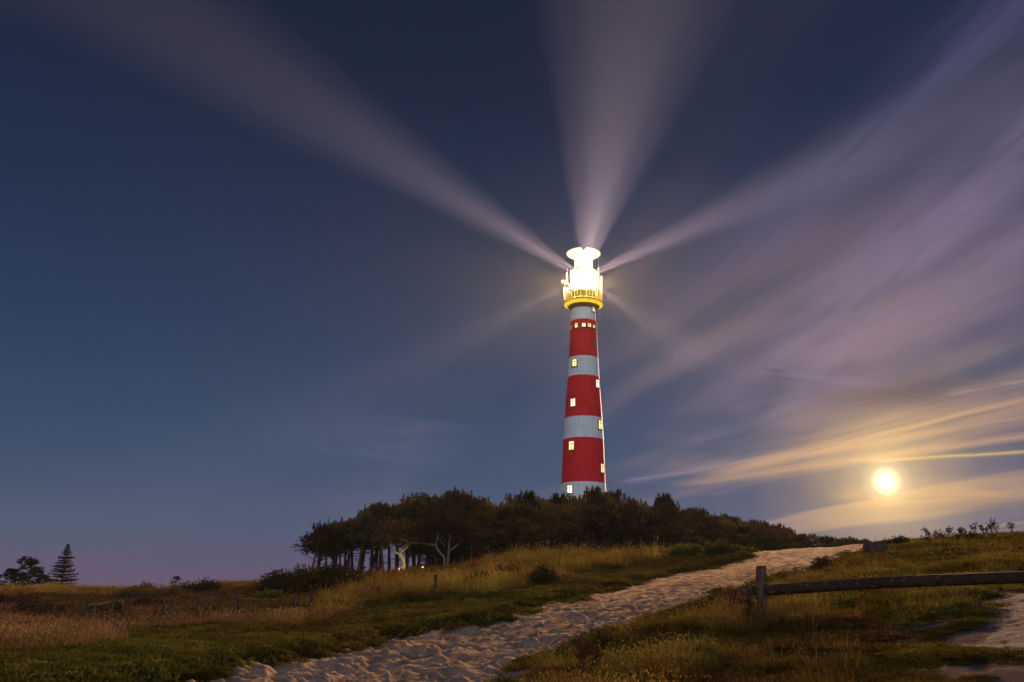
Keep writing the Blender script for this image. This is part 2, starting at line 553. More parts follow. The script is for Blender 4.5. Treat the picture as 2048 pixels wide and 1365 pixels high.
# gallery: flared underside and deck that let lamp light glow through, parapet
rg = RAD(38.6, H(600)); zd = H(593, rg) - BASE_Z
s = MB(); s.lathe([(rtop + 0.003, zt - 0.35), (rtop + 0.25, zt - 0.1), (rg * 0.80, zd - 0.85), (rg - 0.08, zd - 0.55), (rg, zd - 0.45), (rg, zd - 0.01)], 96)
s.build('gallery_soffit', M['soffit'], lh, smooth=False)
s = MB(); s.lathe([(rl1_ - 0.1, zd), (rg - 0.01, zd)], 96)
s.build('gallery_floor', M['leak_deck'], lh)
s = MB(); s.lathe([(rl1_ - 0.1, zd - 0.12), (0, zd - 0.12), (0, zd - 0.02), (rl1_ - 0.1, zd - 0.02), (rl1_ - 0.1, zd - 0.12)], 48)
s.build('lantern_floor', M['yellowwhite'], lh)
rail_h = H(575, rg) - H(593, rg)
rl = MB()
for q, rr in ((0.12, 0.03), (0.5, 0.02), (0.86, 0.02), (1.0, 0.045)):
    rl.lathe([(rg - 0.1 + rr * math.cos(t), zd + rail_h * q + rr * math.sin(t)) for t in np.linspace(0, 2 * math.pi, 7)], 96)
NP = 36
for k in range(NP):
    a = 2 * math.pi * k / NP
    x, y = (rg - 0.1) * math.cos(a), (rg - 0.1) * math.sin(a)
    rl.tube([(x, y, zd), (x, y, zd + rail_h)], 0.04, 6)
    a2 = 2 * math.pi * (k + 1) / NP
    x2, y2 = (rg - 0.1) * math.cos(a2), (rg - 0.1) * math.sin(a2)
    rl.tube([(x, y, zd + rail_h * .12), (x2, y2, zd + rail_h * .86)], 0.018, 5)
    rl.tube([(x2, y2, zd + rail_h * .12), (x, y, zd + rail_h * .86)], 0.018, 5)
rl.build('gallery_railing', M['rail'], lh)
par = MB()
for k in range(NP):                 # panels behind the lattice, lamp's yellow glow put into their colour
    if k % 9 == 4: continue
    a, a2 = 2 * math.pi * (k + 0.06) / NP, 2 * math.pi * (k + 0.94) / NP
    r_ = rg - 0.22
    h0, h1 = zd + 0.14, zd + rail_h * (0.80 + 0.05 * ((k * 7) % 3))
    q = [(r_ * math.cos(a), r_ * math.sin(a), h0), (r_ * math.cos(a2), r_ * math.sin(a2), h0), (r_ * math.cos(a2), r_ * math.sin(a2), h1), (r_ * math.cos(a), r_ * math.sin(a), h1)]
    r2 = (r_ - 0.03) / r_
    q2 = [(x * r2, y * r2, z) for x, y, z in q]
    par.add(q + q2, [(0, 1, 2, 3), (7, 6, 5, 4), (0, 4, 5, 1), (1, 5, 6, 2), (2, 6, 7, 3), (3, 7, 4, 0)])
M['panel'] = bpy.data.materials.new('lamp_tinted_parapet'); M['panel'].use_nodes = True
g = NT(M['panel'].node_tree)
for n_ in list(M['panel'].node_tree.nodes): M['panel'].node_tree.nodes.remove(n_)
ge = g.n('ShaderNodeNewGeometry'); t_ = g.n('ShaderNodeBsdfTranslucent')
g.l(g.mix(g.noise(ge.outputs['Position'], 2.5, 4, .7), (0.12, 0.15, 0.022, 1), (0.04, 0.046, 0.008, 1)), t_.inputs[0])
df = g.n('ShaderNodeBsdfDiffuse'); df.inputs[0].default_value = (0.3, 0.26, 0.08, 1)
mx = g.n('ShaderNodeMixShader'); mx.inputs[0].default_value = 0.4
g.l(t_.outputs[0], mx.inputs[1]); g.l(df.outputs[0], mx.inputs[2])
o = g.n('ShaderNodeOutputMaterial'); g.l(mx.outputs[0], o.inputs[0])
# service wall inside the gallery, lamp room glazing above it
rl1 = RAD(25.3, H(555)); zl0 = zd; zsill = H(574, rl1) - BASE_Z; zl1 = H(536.5, rl1) - BASE_Z; zk = zd + 0.22
s = MB(); s.lathe([(rl1, zd + 0.002), (rl1, zk - 0.1), (rl1 + 0.08, zk - 0.1), (rl1 + 0.08, zk), (rl1 - 0.12, zk), (rl1 - 0.12, zd + 0.002)], 72)
s.build('lantern_wall', M['rooflit'], lh, smooth=False)
s = MB(); s.lathe([(rl1 - 0.05, zk + 0.003), (rl1 - 0.05, zl1)], 72)
s.build('lantern_glass', M['glass'], lh, smooth=True)
s = MB()
for k in range(12):
    a = 2 * math.pi * (k + 0.5) / 12
    x, y = (rl1 + 0.0) * math.cos(a), (rl1 + 0.0) * math.sin(a)
    s.tube([(x, y, zk), (x, y, zl1)], 0.03, 6)
s.build('glazing_bars', M['rooflit'], lh)
s = MB(); s.lathe([(0, zl1 + 0.10), (rl1 - 0.15, zl1 + 0.10), (rl1 - 0.15, zl1 + 0.16), (0, zl1 + 0.16)], 48)
s.build('lantern_baffle', M['rooflit'], lh)  # unseen disc added to keep the lower lamp's light off the roof
rn = RAD(18.5, H(525)); zn1 = H(509, 0) - BASE_Z
zr0 = zl1 + 0.75
s = MB(); s.lathe([(rl1 + 0.06, zl1 - 0.08), (rl1 + 0.06, zl1 + 0.12), (rn + 0.05, zr0), (rn - 0.1, zr0), (rn - 0.1, zr0 - 0.12), (rl1 - 0.2, zl1), (rl1 - 0.2, zl1 - 0.08), (rl1 + 0.06, zl1 - 0.08)], 72)
s.build('lantern_cornice', M['rooflit'], lh)
s = MB(); s.lathe([(rn, zr0 + 0.003), (rn * 0.97, zr0 + (zn1 - zr0) * 0.5), (rn * 1.06, zn1 - 0.003)], 72)
s.build('upper_glass', M['glass'], lh, smooth=True)
# revolving optic: stacked lens rings round the lamp
s = MB()
zc = H(555) - BASE_Z
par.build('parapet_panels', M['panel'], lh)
for k in range(9):
    q = (k - 4) / 4.0
    s.lathe([(1.0 - 0.35 * q * q, zc - 0.16 + q * 1.25), (1.16 - 0.35 * q * q, zc + q * 1.25), (1.0 - 0.35 * q * q, zc + 0.16 + q * 1.25)], 48)
s.build('lamp_optic', M['lens'], lh, smooth=True)
s = MB(); s.lathe([(0.0, zr0 + 0.1), (0.55, zr0 + 0.1), (0.75, zr0 + 0.7), (0.5, zn1 - 0.25), (0.0, zn1 - 0.25)], 32)
s.build('upper_lamp', M['lens'], lh, smooth=True)
# roof disc, a wedge of shadow cut into its shape on the viewer's side
rr = RAD(33.8, H(509)); n = 360
s = MB()
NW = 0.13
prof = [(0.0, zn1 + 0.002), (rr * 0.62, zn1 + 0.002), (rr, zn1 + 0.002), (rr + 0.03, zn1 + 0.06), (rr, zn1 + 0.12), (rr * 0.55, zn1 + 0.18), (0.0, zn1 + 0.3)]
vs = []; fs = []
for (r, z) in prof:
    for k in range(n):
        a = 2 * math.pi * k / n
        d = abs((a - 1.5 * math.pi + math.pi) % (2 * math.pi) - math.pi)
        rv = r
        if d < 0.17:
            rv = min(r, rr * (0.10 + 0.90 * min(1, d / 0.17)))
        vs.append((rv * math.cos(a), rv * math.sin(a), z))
for i in range(len(prof) - 1):
    for k in range(n):
        fs.append((i * n + k, i * n + (k + 1) % n, (i + 1) * n + (k + 1) % n, (i + 1) * n + k))
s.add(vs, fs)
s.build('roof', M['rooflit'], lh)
# masts and aerials on the gallery
def gp(px, py, dep=0.0):            # point beside the tower at a photograph position, dep metres nearer than the axis
    d = ray(px, py); t = (TY - dep) / d[1]
    return (d[0] * t, -dep, EYE + d[2] * t - BASE_Z)
def mast(px, y0, y1, r, name='aerial', dep=0.0, extra=()):
    s = MB()
    a, b = gp(px, y0, dep), gp(px, y1, dep)
    s.tube([(a[0], a[1], b[2]), (a[0], a[1], a[2])], r, 8)
    for e in extra:
        p1, p2 = gp(e[0], e[1], dep), gp(e[2], e[3], dep)
        s.tube([p1, p2], e[4], 6)
    s.build(name, M['pole'], lh)
mast(1197, 516, 580, 0.07, 'aerial', 1.6)
mast(1203, 554, 582, 0.07, 'aerial', 0.3, ((1203, 576, 1203, 586, 0.16),))
mast(1134, 537, 553, 0.07, 'aerial', -0.5, ((1134, 553, 1134, 582, 0.03),))
mast(1124.5, 561, 571, 0.05, 'aerial', 0.0, ((1124.5, 566, 1131, 566, 0.04), (1129, 561, 1129, 572, 0.05), (1128, 566, 1135, 574, 0.09), (1131, 572, 1138, 580, 0.05)))
mast(1128, 576, 599, 0.17, 'equipment_cabinet', 0.0, ((1128, 598, 1134, 601, 0.05),))
s = MB()
dc = Vector(gp(1134, 573, 0.8)); s.lathe([(0.0, -0.12), (0.25, -0.06), (0.42, 0.06), (0.40, 0.08), (0.23, -0.02), (0.0, -0.08)], 24)
s.v = [tuple(dc + Matrix.Rotation(R(80), 3, 'X') @ Vector(p)) for p in s.v]
s.tube([dc, dc + Vector((0.15, 0.2, -1.3))], 0.05, 6)
s.build('dish', M['pole'], lh)


def win(px, py, w_, h_, hw, mt, name='window'):
    z = H(py) - BASE_Z
    for _ in range(3):
        r = rad_at(z) if z < zz[6] else rtop
        ph = math.asin(max(-0.97, min(0.97, (px - CX) / (RAD(1, 0) and (r * F / (TY * cp + (z + BASE_Z - EYE) * sp))))))
        z = H(py, r * math.cos(ph)) - BASE_Z
    r = (rad_at(z) if z < zz[6] else rtop)
    o = Vector((math.sin(ph), -math.cos(ph), 0)); t = Vector((math.cos(ph), math.sin(ph), 0)); up = Vector((0, 0, 1))
    rot = Matrix((t, -o, up)).transposed()
    c = o * r + up * z
    f = MB()
    b = 0.07
    for dx_, dz_, sx, sz in ((-(w_ + b) / 2, 0, b, h_), ((w_ + b) / 2, 0, b, h_), (0, (h_ + b) / 2, w_ + 2 * b, b), (0, -(h_ + b) / 2, w_ + 2 * b, b)):
        f.box(c + t * dx_ + up * dz_, (sx, 0.30, sz), rot)
    f.box(c + o * 0.13, (0.05, 0.06, h_), rot)
    f.box(c + o * 0.128 + up * h_ * 0.16, (w_, 0.05, 0.05), rot)
    fo = f.build(name, M['frame'], lh)
    f = MB(); f.box(c - up * (h_ / 2 + b + 0.05) + o * 0.1, (w_ + 0.4, 0.34, 0.09), rot)
    f.build('sill', M['frame'], fo)
    p = MB(); p.box(c + o * 0.06, (w_ - 0.004, 0.06, h_ - 0.004), rot)
    p.build('pane', mt, fo)


for a in ((1186, 618.5, .55, .95, 0, M['pane_white']), (1150, 726, .85, 1.2, 0, M['pane_yellow']), (1194, 768, .9, 1.3, 0, M['pane_white']),
          (1147, 805.5, .9, 1.25, 0, M['pane_white']), (1199, 850, .9, 1.45, 0, M['pane_yellow']), (1144, 891.5, .95, 1.35, 0, M['pane_warm']),
          (1203.5, 937, .95, 1.35, 0, M['pane_warm']), (1141, 979, .95, 1.2, 0, M['pane_white']),
          (1142.5, 656, .45, .6, 0, M['pane_warm']), (1153.5, 651.5, .5, .75, 0, M['pane_yellow']), (1167.5, 650.5, .6, .6, 0, M['pane_white']),
          (1178.3, 651, .55, .6, 0, M['pane_yellow']), (1187, 653.5, .5, .55, 0, M['pane_yellow']), (1192, 657, .45, .5, 0, M['pane_warm']),
          (1190.3, 690, .5, 1.0, 0, M['darkpane'])):
    win(*a)

# ---------------------------------------------------------------- the lamp's own light: six beams and the bare glow
LZ = H(555)
def spot(az, power, spread, sx, tilt=0.0, side=0.0):
    """az: degrees from the direction toward the viewer, positive to the right"""
    l = bpy.data.lights.new('lamp_beam', 'SPOT')
    l.energy = power; l.color = (1.0, 0.53, 0.42)
    l.spot_size = R(spread); l.spot_blend = 0.65
    l.shadow_soft_size = 0.05
    o = bpy.data.objects.new('lamp_beam', l)
    COL.objects.link(o)
    d = Vector((math.sin(R(az)) * math.cos(R(tilt)), -math.cos(R(az)) * math.cos(R(tilt)), math.sin(R(tilt))))
    o.rotation_euler = d.to_track_quat('-Z', 'Y').to_euler()
    o.scale = (sx, 1, 1)
    o.location = Vector((0, TY, LZ)) + d * (rl1 + 0.25 - abs(side) * .3) + Vector((math.cos(R(az)), math.sin(R(az)), 0)) * side
    o.parent = lh; o.matrix_parent_inverse = Matrix.Translation((0, -TY, -BASE_Z))
SP = 2.0e7
for az, k in ((-30.8, 0.68), (4.1, 1.25), (39.5, 0.75), (151.0, 0.2), (184.0, 0.15), (-144.0, 0.2)):
    if k > .5:
        for sd in (-1, 1):
            spot(az + sd * 1.3, SP * k * .62, 8.0, 1.85 if az == 4.1 else 1.6, side=sd * 0.4)
    else:
        spot(az, SP * k, 8.5, 1.8)
pl = bpy.data.lights.new('lamp_glow', 'POINT')
pl.energy = 7.5e5; pl.color = (1.0, 0.46, 0.12); pl.shadow_soft_size = 0.5
po = bpy.data.objects.new('lamp_glow', pl); COL.objects.link(po); po.location = (0, 0, LZ - BASE_Z); po.parent = lh
pl = bpy.data.lights.new('upper_lamp_glow', 'POINT')
pl.energy = 420; pl.color = (1.0, 0.85, 0.60); pl.shadow_soft_size = 0.2
po = bpy.data.objects.new('upper_lamp_glow', pl); COL.objects.link(po); po.location = (0, 0, (zr0 + zn1) / 2 - 0.4); po.parent = lh

# ---------------------------------------------------------------- terrain height from surveyed points
CT = [  # photograph column, row, horizontal range in metres
    (0,1365,13),(400,1365,13),(800,1365,12.5),(1200,1365,11.5),(1500,1365,10.5),(1800,1365,9.5),(2048,1365,9),
    (0,1300,20),(400,1308,19),(800,1300,18),(1200,1300,15),(1500,1300,13),(1800,1290,12),(2048,1280,11.5),
    (0,1245,30),(155,1272,26),(400,1242,31),(700,1245,27),(960,1240,24),(1200,1240,20),(1520,1252,14.5),(1800,1230,14.5),(2048,1220,13.5),
    (0,1205,55),(300,1208,52),(520,1195,45),(700,1190,38),(900,1182,34),(1200,1180,32),(1400,1190,24),(1600,1180,20),(1800,1170,18.5),(2048,1160,17.5),
    (0,1188,85),(130,1188,85),(230,1194,90),(330,1189,85),(430,1186,80),(500,1182,72),(600,1172,57),(700,1162,50),(800,1158,50),(900,1148,50),
    (1000,1131,50),(1150,1118,52),(1290,1121,54),(1450,1108,50),
    (1300,1150,42),(1400,1135,44),(1490,1111,60),(1600,1104,58),(1700,1094,52),(1780,1087,45),
    (1600,1150,27),(1700,1131,27),(1750,1108,31),(1850,1087,36),(1950,1081,35),(2048,1072,33),(1900,1125,25),(2048,1125,22)]
CW = [  # world points: x, y, z
    (0,0,0),(-8,4,0.0),(8,4,0.1),(0,-12,0),(-20,-10,0),(20,-10,0.2),(0,7,0.02),(-14,8,0),(12,6,0.4),
    (0,134,8),(0,118,8),(-12,118,7.5),(14,118,7.5),(0,100,7.2),(-12,95,5.2),(14,95,6.2),(-6,80,4.6),(8,80,5.0),(20,80,4.4),(28,80,3.2),
    (-28,80,1.2),(-36,85,1.0),(-24,95,1.6),(34,90,1.4),(40,80,1.6),(45,60,1.6),(32,50,2.9),(40,45,2.4),(-55,110,0.8),(-75,100,0.8),(0,165,7),(-40,140,1.5),(40,140,2.5),
    (-45,40,1.0),(-60,55,1.1),(40,20,2.2),(30,10,1.2),(-30,10,0.0),(60,120,1.0)]
cpts = np.array([P(*c) for c in CT] + CW)


def U2(r2):
    return np.where(r2 > 1e-9, r2 * np.log(np.maximum(r2, 1e-9)), 0.0)


def tps_fit(p, lam=3.0):
    n = len(p)
    d2 = ((p[:, None, :2] - p[None, :, :2]) ** 2).sum(-1)
    A = np.zeros((n + 3, n + 3)); A[:n, :n] = U2(d2) + lam * np.eye(n)
    A[:n, n] = 1; A[:n, n + 1:] = p[:, :2]; A[n, :n] = 1; A[n + 1:, :n] = p[:, :2].T
    b = np.zeros(n + 3); b[:n] = p[:, 2]
    return np.linalg.solve(A, b)


tw = tps_fit(cpts)


def vnoise(x, y, seed=0):
    """smooth value noise in [-1, 1]"""
    xi, yi = np.floor(x).astype(np.int64), np.floor(y).astype(np.int64)
    fx, fy = x - xi, y - yi
    fx = fx * fx * (3 - 2 * fx); fy = fy * fy * (3 - 2 * fy)

    def h(i, j):
        k = (i * 374761393 + j * 668265263 + seed * 1442695041) & 0x7fffffff
        k = ((k ^ (k >> 13)) * 1274126177) & 0x7fffffff
        return ((k ^ (k >> 16)) & 0xffff) / 32767.5 - 1
    a = h(xi, yi) * (1 - fx) + h(xi + 1, yi) * fx
    b = h(xi, yi + 1) * (1 - fx) + h(xi + 1, yi + 1) * fx
    return a * (1 - fy) + b * fy


def fbm(x, y, f, o=4, seed=0):
    t, a = 0, 1.0
    for k in range(o):
        t = t + a * vnoise(x * f + 17.3 * k, y * f - 9.1 * k, seed + k); f *= 2.03; a *= 0.5
    return t


def base_height(x, y):
    x = np.atleast_1d(np.asarray(x, float)); y = np.atleast_1d(np.asarray(y, float))
    z = np.empty(len(x))
    n = len(cpts)
    for s_ in range(0, len(x), 40000):
        xs, ys = x[s_:s_ + 40000], y[s_:s_ + 40000]
        d2 = (xs[:, None] - cpts[None, :, 0]) ** 2 + (ys[:, None] - cpts[None, :, 1]) ** 2
        z[s_:s_ + 40000] = U2(d2) @ tw[:n] + tw[n] + xs * tw[n + 1] + ys * tw[n + 2]
    rho = np.hypot(x, y - 20)
    k = np.clip((rho - 95) / 60, 0, 1); k = k * k * (3 - 2 * k)
    far = 0.7 + 0.5 * fbm(x, y, 0.012, 3, 5)
    lh_ = np.exp(-((x / 38) ** 2 + ((y - 128) / 32) ** 2))
    far = far + 7.0 * lh_
    back_ = np.clip((-y - 5) / 30, 0, 1)
    z = z * (1 - k) + far * k
    z = z * (1 - back_) + 0.0 * back_
    return z


BUMPS = [(P(a, 1180, r)[0], P(a, 1180, r)[1], h_, w_) for a, r, h_, w_ in ((60, 82, .15, 5), (165, 80, .30, 4.5), (232, 84, -.5, 3.5), (300, 80, .15, 3), (400, 76, -.2, 3), (475, 70, .45, 4.2))]


def height(x, y):
    """ground height with its small undulation"""
    x = np.atleast_1d(np.asarray(x, float)); y = np.atleast_1d(np.asarray(y, float))
    z = base_height(x, y)
    rho = np.hypot(x, y)
    z = z + fbm(x, y, 0.35, 3, 11) * 0.05 * np.clip(rho / 15, 0.3, 1.6)
    for bx, by, bh, bw in BUMPS:
        z = z + bh * np.exp(-((x - bx) ** 2 + ((y - by) * .8) ** 2) / bw ** 2)
    return z


# outlines of the sandy path and the gravel track, as seen; kept on the ground within range
def in_poly(px, py, poly):
    inside = np.zeros(px.shape, bool)
    n = len(poly)
    for i in range(n):
        x1, y1 = poly[i]; x2, y2 = poly[(i + 1) % n]
        c = ((y1 > py) != (y2 > py))
        xi = (x2 - x1) * (py - y1) / ((y2 - y1) if y2 != y1 else 1e-9) + x1
        inside ^= c & (px < xi)
    return inside


PATH = [(200,1375),(340,1350),(480,1326),(600,1309),(680,1294),(760,1277),(840,1262),(900,1251),(960,1243),(1010,1229),(1060,1216),(1130,1198),(1200,1181),(1260,1165),(1330,1150),
        (1400,1138),(1450,1127),(1485,1115),(1500,1098),(1600,1092),(1700,1082),(1790,1074),(1775,1092),(1735,1105),(1690,1122),(1660,1138),(1610,1152),(1560,1165),(1500,1182),(1460,1200),
        (1400,1228),(1350,1246),(1290,1266),(1220,1284),(1175,1306),(1125,1330),(1075,1358),(1030,1400),
        (1000,1700),(-900,1700)]
TRACK = [(1770,1290),(1800,1268),(1860,1244),(1940,1205),(1990,1172),(2035,1130),(2400,1080),(2700,1500),(1820,1700),(1850,1400),(1865,1345),(1835,1310)]


def zone(x, y, z):
    """0 grass land, 1 sandy path, 2 gravel track"""
    px, py = project(x, y, z)
    j = fbm(x, y, 1.3, 3, 3) * 0.5
    rho = np.hypot(x, y)
    wob = 260.0 / np.maximum(rho, 6)
    px2 = px + j * wob * 1.6; py2 = py + fbm(x, y, 1.7, 3, 9) * 0.5 * wob * 0.45
    ok = (y > 2.5)
    zc_ = np.zeros(len(x), np.int8)
    zc_[in_poly(px2, py2, PATH) & ok & (rho < 66)] = 1
    # islands of turf on the track
    isl = fbm(x, y, 0.55, 3, 21)
    turf_isle = ((px - 1945) / 62) ** 2 + ((py - 1306) / 13) ** 2 < 1 + j
    zc_[in_poly(px2, py2, TRACK) & ok & (rho < 32) & ~turf_isle] = 2
    return zc_


# polar grid round the viewer, finer in front
az_f = np.arange(-44, 33, 0.115)
az_c = np.concatenate([np.arange(-180, -44, 2.0), az_f, np.arange(33, 180, 2.0)])
ra = np.concatenate([np.linspace(0.3, 7.0, 14)[:-1], np.exp(np.arange(math.log(7.0), math.log(100), 0.0050)), np.exp(np.linspace(math.log(100.5), math.log(930), 60))])
A_, R_ = np.meshgrid(np.radians(az_c), ra)
gx = (R_ * np.sin(A_)).ravel(); gy = (R_ * np.cos(A_)).ravel()
gz = height(gx, gy)
zn = zone(gx, gy, gz)
NA, NR = len(az_c), len(ra)
# soft distance into the path, used for trampling
soft = (zn == 1).astype(float).reshape(NR, NA)
for _ in range(10):
    soft = (soft + np.roll(soft, 1, 0) + np.roll(soft, -1, 0) + np.roll(soft, 1, 1) + np.roll(soft, -1, 1)) / 5
soft = np.clip(soft.ravel() * 2 - 1, 0, 1) * (zn == 1)
# trampled sand: overlapping foot hollows with raised rims
gz2 = gz.copy().reshape(NR, NA)
soft2 = soft.reshape(NR, NA)
GX, GY = gx.reshape(NR, NA), gy.reshape(NR, NA)
logra = np.log(ra)
azr = np.radians(az_c)
cand = 0
prs = np.random.default_rng(3)
NST = 9000
rr_ = np.exp(prs.uniform(math.log(8.0), math.log(62), NST * 4)); aa_ = np.radians(prs.uniform(-43, 32, NST * 4))
keep = prs.uniform(0, 1, len(rr_)) < (rr_ / 26.0) ** 2 * 1.6      # even density on the ground up to 20 m, thinner beyond
sx_, sy_ = rr_ * np.sin(aa_), rr_ * np.cos(aa_)
sz_ = height(sx_, sy_)
ins = (zone(sx_, sy_, sz_) == 1) & keep
sx_, sy_, rr_, aa_ = sx_[ins], sy_[ins], rr_[ins], aa_[ins]
dep = np.zeros_like(gz2)
for x, y, r, a in zip(sx_, sy_, rr_, aa_):
    big = prs.uniform(0, 1) < 0.3
    la, lb = (prs.uniform(.26, .50), prs.uniform(.15, .25)) if big else (prs.uniform(.12, .24), prs.uniform(.06, .12))
    th = prs.normal(1.45, 0.55)
    dd = (prs.uniform(.05, .10) if big else prs.uniform(.025, .06))
    rad_ = la * 1.9
    i0, i1 = np.searchsorted(ra, [r - rad_, r + rad_]); j0, j1 = np.searchsorted(azr, [a - rad_ / r, a + rad_ / r])
    ox, oy = GX[i0:i1, j0:j1] - x, GY[i0:i1, j0:j1] - y
    u = (ox * math.cos(th) + oy * math.sin(th)) / lb; v = (-ox * math.sin(th) + oy * math.cos(th)) / la
    q = np.sqrt(u * u + v * v)
    prof_ = -dd * np.exp(-(q / 0.75) ** 2.6) + dd * 0.26 * np.exp(-((q - 1.15) / 0.30) ** 2)
    dep[i0:i1, j0:j1] += prof_
dep = np.clip(dep, -0.16, 0.09)
rough = (fbm(gx, gy, 2.2, 4, 31) * 0.022 + fbm(gx, gy, 7.0, 3, 37) * 0.008).reshape(NR, NA)
dep *= np.clip(26 / R_, .35, 1.15)
hum = (fbm(gx, gy, 0.9, 3, 71) * 0.05).reshape(NR, NA) * np.clip(R_ / 12, .5, 1.2)
rip = (fbm(gx * 0.9, gy * 2.3, 1.6, 4, 91) * 0.020 + fbm(gx, gy * 1.7, 11.0, 2, 95) * 0.005).reshape(NR, NA)
gz2 += soft2 * (dep * 0.8 + rip + rough * 0.5 - 0.02)
trk = (zn == 2).reshape(NR, NA)
gz2 += trk * (rough * 0.9 - 0.02)
gz2 += ((zn == 0).reshape(NR, NA)) * rough * 1.0
gz2 = gz2.ravel()
VV = np.stack([gx, gy, gz2], 1)
idx = np.arange(NR * NA).reshape(NR, NA)
nxt = np.roll(idx, -1, 1)
F4 = np.stack([idx[:-1], nxt[:-1], nxt[1:], idx[1:]], -1).reshape(-1, 4)[:, ::-1]
fz = np.max(np.stack([zn[F4[:, k]] for k in range(4)]), 0)
cap = np.array([[0, 0, float(height(0.0, 0.0)[0])]])


def ground_mat(name, cA, cB, cC, sc=1.0, bump=0.4, fine=45.0, speck=None):
    m_ = bpy.data.materials.new(name); m_.use_nodes = True
    g = NT(m_.node_tree); b = m_.node_tree.nodes['Principled BSDF']
    ge = g.n('ShaderNodeNewGeometry')
    p = ge.outputs['Position']
    c = g.mix(g.ss(g.noise(p, 0.35 * sc, 5, 0.6), 0.38, 0.62), cA, cB)
    c = g.mix(g.m('MULTIPLY', g.ss(g.noise(p, 2.6 * sc, 5, 0.65), 0.45, 0.72), 0.8), c, cC)
    gr = g.noise(p, fine, 3, 0.7)
    c = g.mix(g.m('MULTIPLY', g.ss(gr, 0.3, 0.7), 0.5), c, g.mix(1.0, c, (0.5, 0.5, 0.5, 1), 'MULTIPLY'))
    if speck:
        vo = g.n('ShaderNodeTexVoronoi'); g.l(p, vo.inputs['Vector']); vo.inputs['Scale'].default_value = 9.0
        sx = g.n('ShaderNodeSeparateColor'); g.l(vo.outputs['Color'], sx.inputs[0])
        msk = g.m('MULTIPLY', g.m('LESS_THAN', vo.outputs['Distance'], 0.16), g.m('GREATER_THAN', sx.outputs[0], 0.62))
        c = g.mix(msk, c, speck)
    g.l(c, b.inputs['Base Color'])
    b.inputs['Roughness'].default_value = 0.95
    b.inputs['Specular IOR Level'].default_value = 0.1
    bn = g.n('ShaderNodeBump'); bn.inputs['Strength'].default_value = bump; bn.inputs['Distance'].default_value = 0.03
    g.l(g.m('ADD', g.noise(p, fine * 0.5, 4, 0.7), g.m('MULTIPLY', g.noise(p, 7.0, 4, 0.6), 2.0)), bn.inputs['Height'])
    g.l(bn.outputs[0], b.inputs['Normal'])
    return m_


GM = [ground_mat('turf_soil', (0.040, 0.034, 0.014, 1), (0.07, 0.045, 0.022, 1), (0.03, 0.028, 0.01, 1), 1.0),
      ground_mat('loose_sand', (0.34, 0.25, 0.195, 1), (0.25, 0.185, 0.15, 1), (0.13, 0.095, 0.08, 1), 1.0, 0.5, 60.0, (0.12, 0.08, 0.06, 1)),
      ground_mat('gravel_sand', (0.17, 0.135, 0.155, 1), (0.12, 0.095, 0.105, 1), (0.06, 0.046, 0.04, 1), 1.4, 0.9, 60.0, (0.4, 0.36, 0.34, 1))]
for k, nm in enumerate(('ground', 'sandy_path', 'gravel_track')):
    ff = F4[fz == k]
    us, inv_ = np.unique(ff, return_inverse=True)
    v_ = VV[us]; f_ = inv_.reshape(ff.shape)
    if k == 0:
        pass
    me = mesh_np(nm, v_, f_, 4)
    ob = link(nm, me, GM[k], smooth=True)
    tag(ob, kind='structure')
s = MB()
ring = [(0.3 * math.sin(R(a)), 0.3 * math.cos(R(a)), float(height(0.3 * math.sin(R(a)), 0.3 * math.cos(R(a)))[0])) for a in range(0, 360, 20)]


def HT(x, y):
    return float(height(x, y)[0])


def ground_hit(px, py, r0=7.0, r1=120.0):
    """first point where the line of sight meets the ground"""
    d = ray(px, py)
    rs = np.exp(np.linspace(math.log(r0), math.log(r1), 1500))
    hx, hy, hz_ = d[0] * rs, d[1] * rs, EYE + d[2] * rs
    g_ = height(hx, hy)
    k = np.argmax(hz_ < g_)
    if hz_[k] >= g_[k]: return None
    return Vector((hx[k], hy[k], g_[k]))

# ---------------------------------------------------------------- pines
def leafmat(name, c1, c2, rnd=0.25, trans=0.25):
    m_ = bpy.data.materials.new(name); m_.use_nodes = True
    g = NT(m_.node_tree)
    for n in list(m_.node_tree.nodes): m_.node_tree.nodes.remove(n)
    ge = g.n('ShaderNodeNewGeometry'); oi = g.n('ShaderNodeObjectInfo')
    at = g.n('ShaderNodeAttribute', attribute_name='tone')
    c = g.mix(at.outputs['Fac'], c1, c2)
    h = g.n('ShaderNodeHueSaturation'); g.l(c, h.inputs['Color'])
    lo = g.noise(oi.outputs['Location'], 0.22, 3, 0.6)
    lo2 = g.noise(oi.outputs['Location'], 0.9, 3, 0.6)
    v_ = g.m('MULTIPLY_ADD', oi.outputs['Random'], 2 * rnd, 1 - rnd)
    v_ = g.m('MULTIPLY', v_, g.m('MULTIPLY_ADD', g.ss(lo2, 0.32, 0.68), 0.9, 0.5))
    g.put(h.inputs['Value'], v_)
    g.put(h.inputs['Hue'], g.m('ADD', g.m('MULTIPLY_ADD', g.m('FRACT', g.m('MULTIPLY', oi.outputs['Random'], 13.7)), 0.08, 0.435), g.m('MULTIPLY', g.ss(lo, 0.35, 0.65), 0.05)))
    d = g.n('ShaderNodeBsdfDiffuse'); g.l(h.outputs[0], d.inputs[0])
    t = g.n('ShaderNodeBsdfTranslucent'); g.l(h.outputs[0], t.inputs[0])
    mx = g.n('ShaderNodeMixShader'); mx.inputs[0].default_value = trans
    g.l(d.outputs[0], mx.inputs[1]); g.l(t.outputs[0], mx.inputs[2])
    o = g.n('ShaderNodeOutputMaterial'); g.l(mx.outputs[0], o.inputs[0])
    return m_


def set_tone(me, tone_face):
    a = me.attributes.new('tone', 'FLOAT', 'FACE')
    a.data.foreach_set('value', np.asarray(tone_face, np.float32))


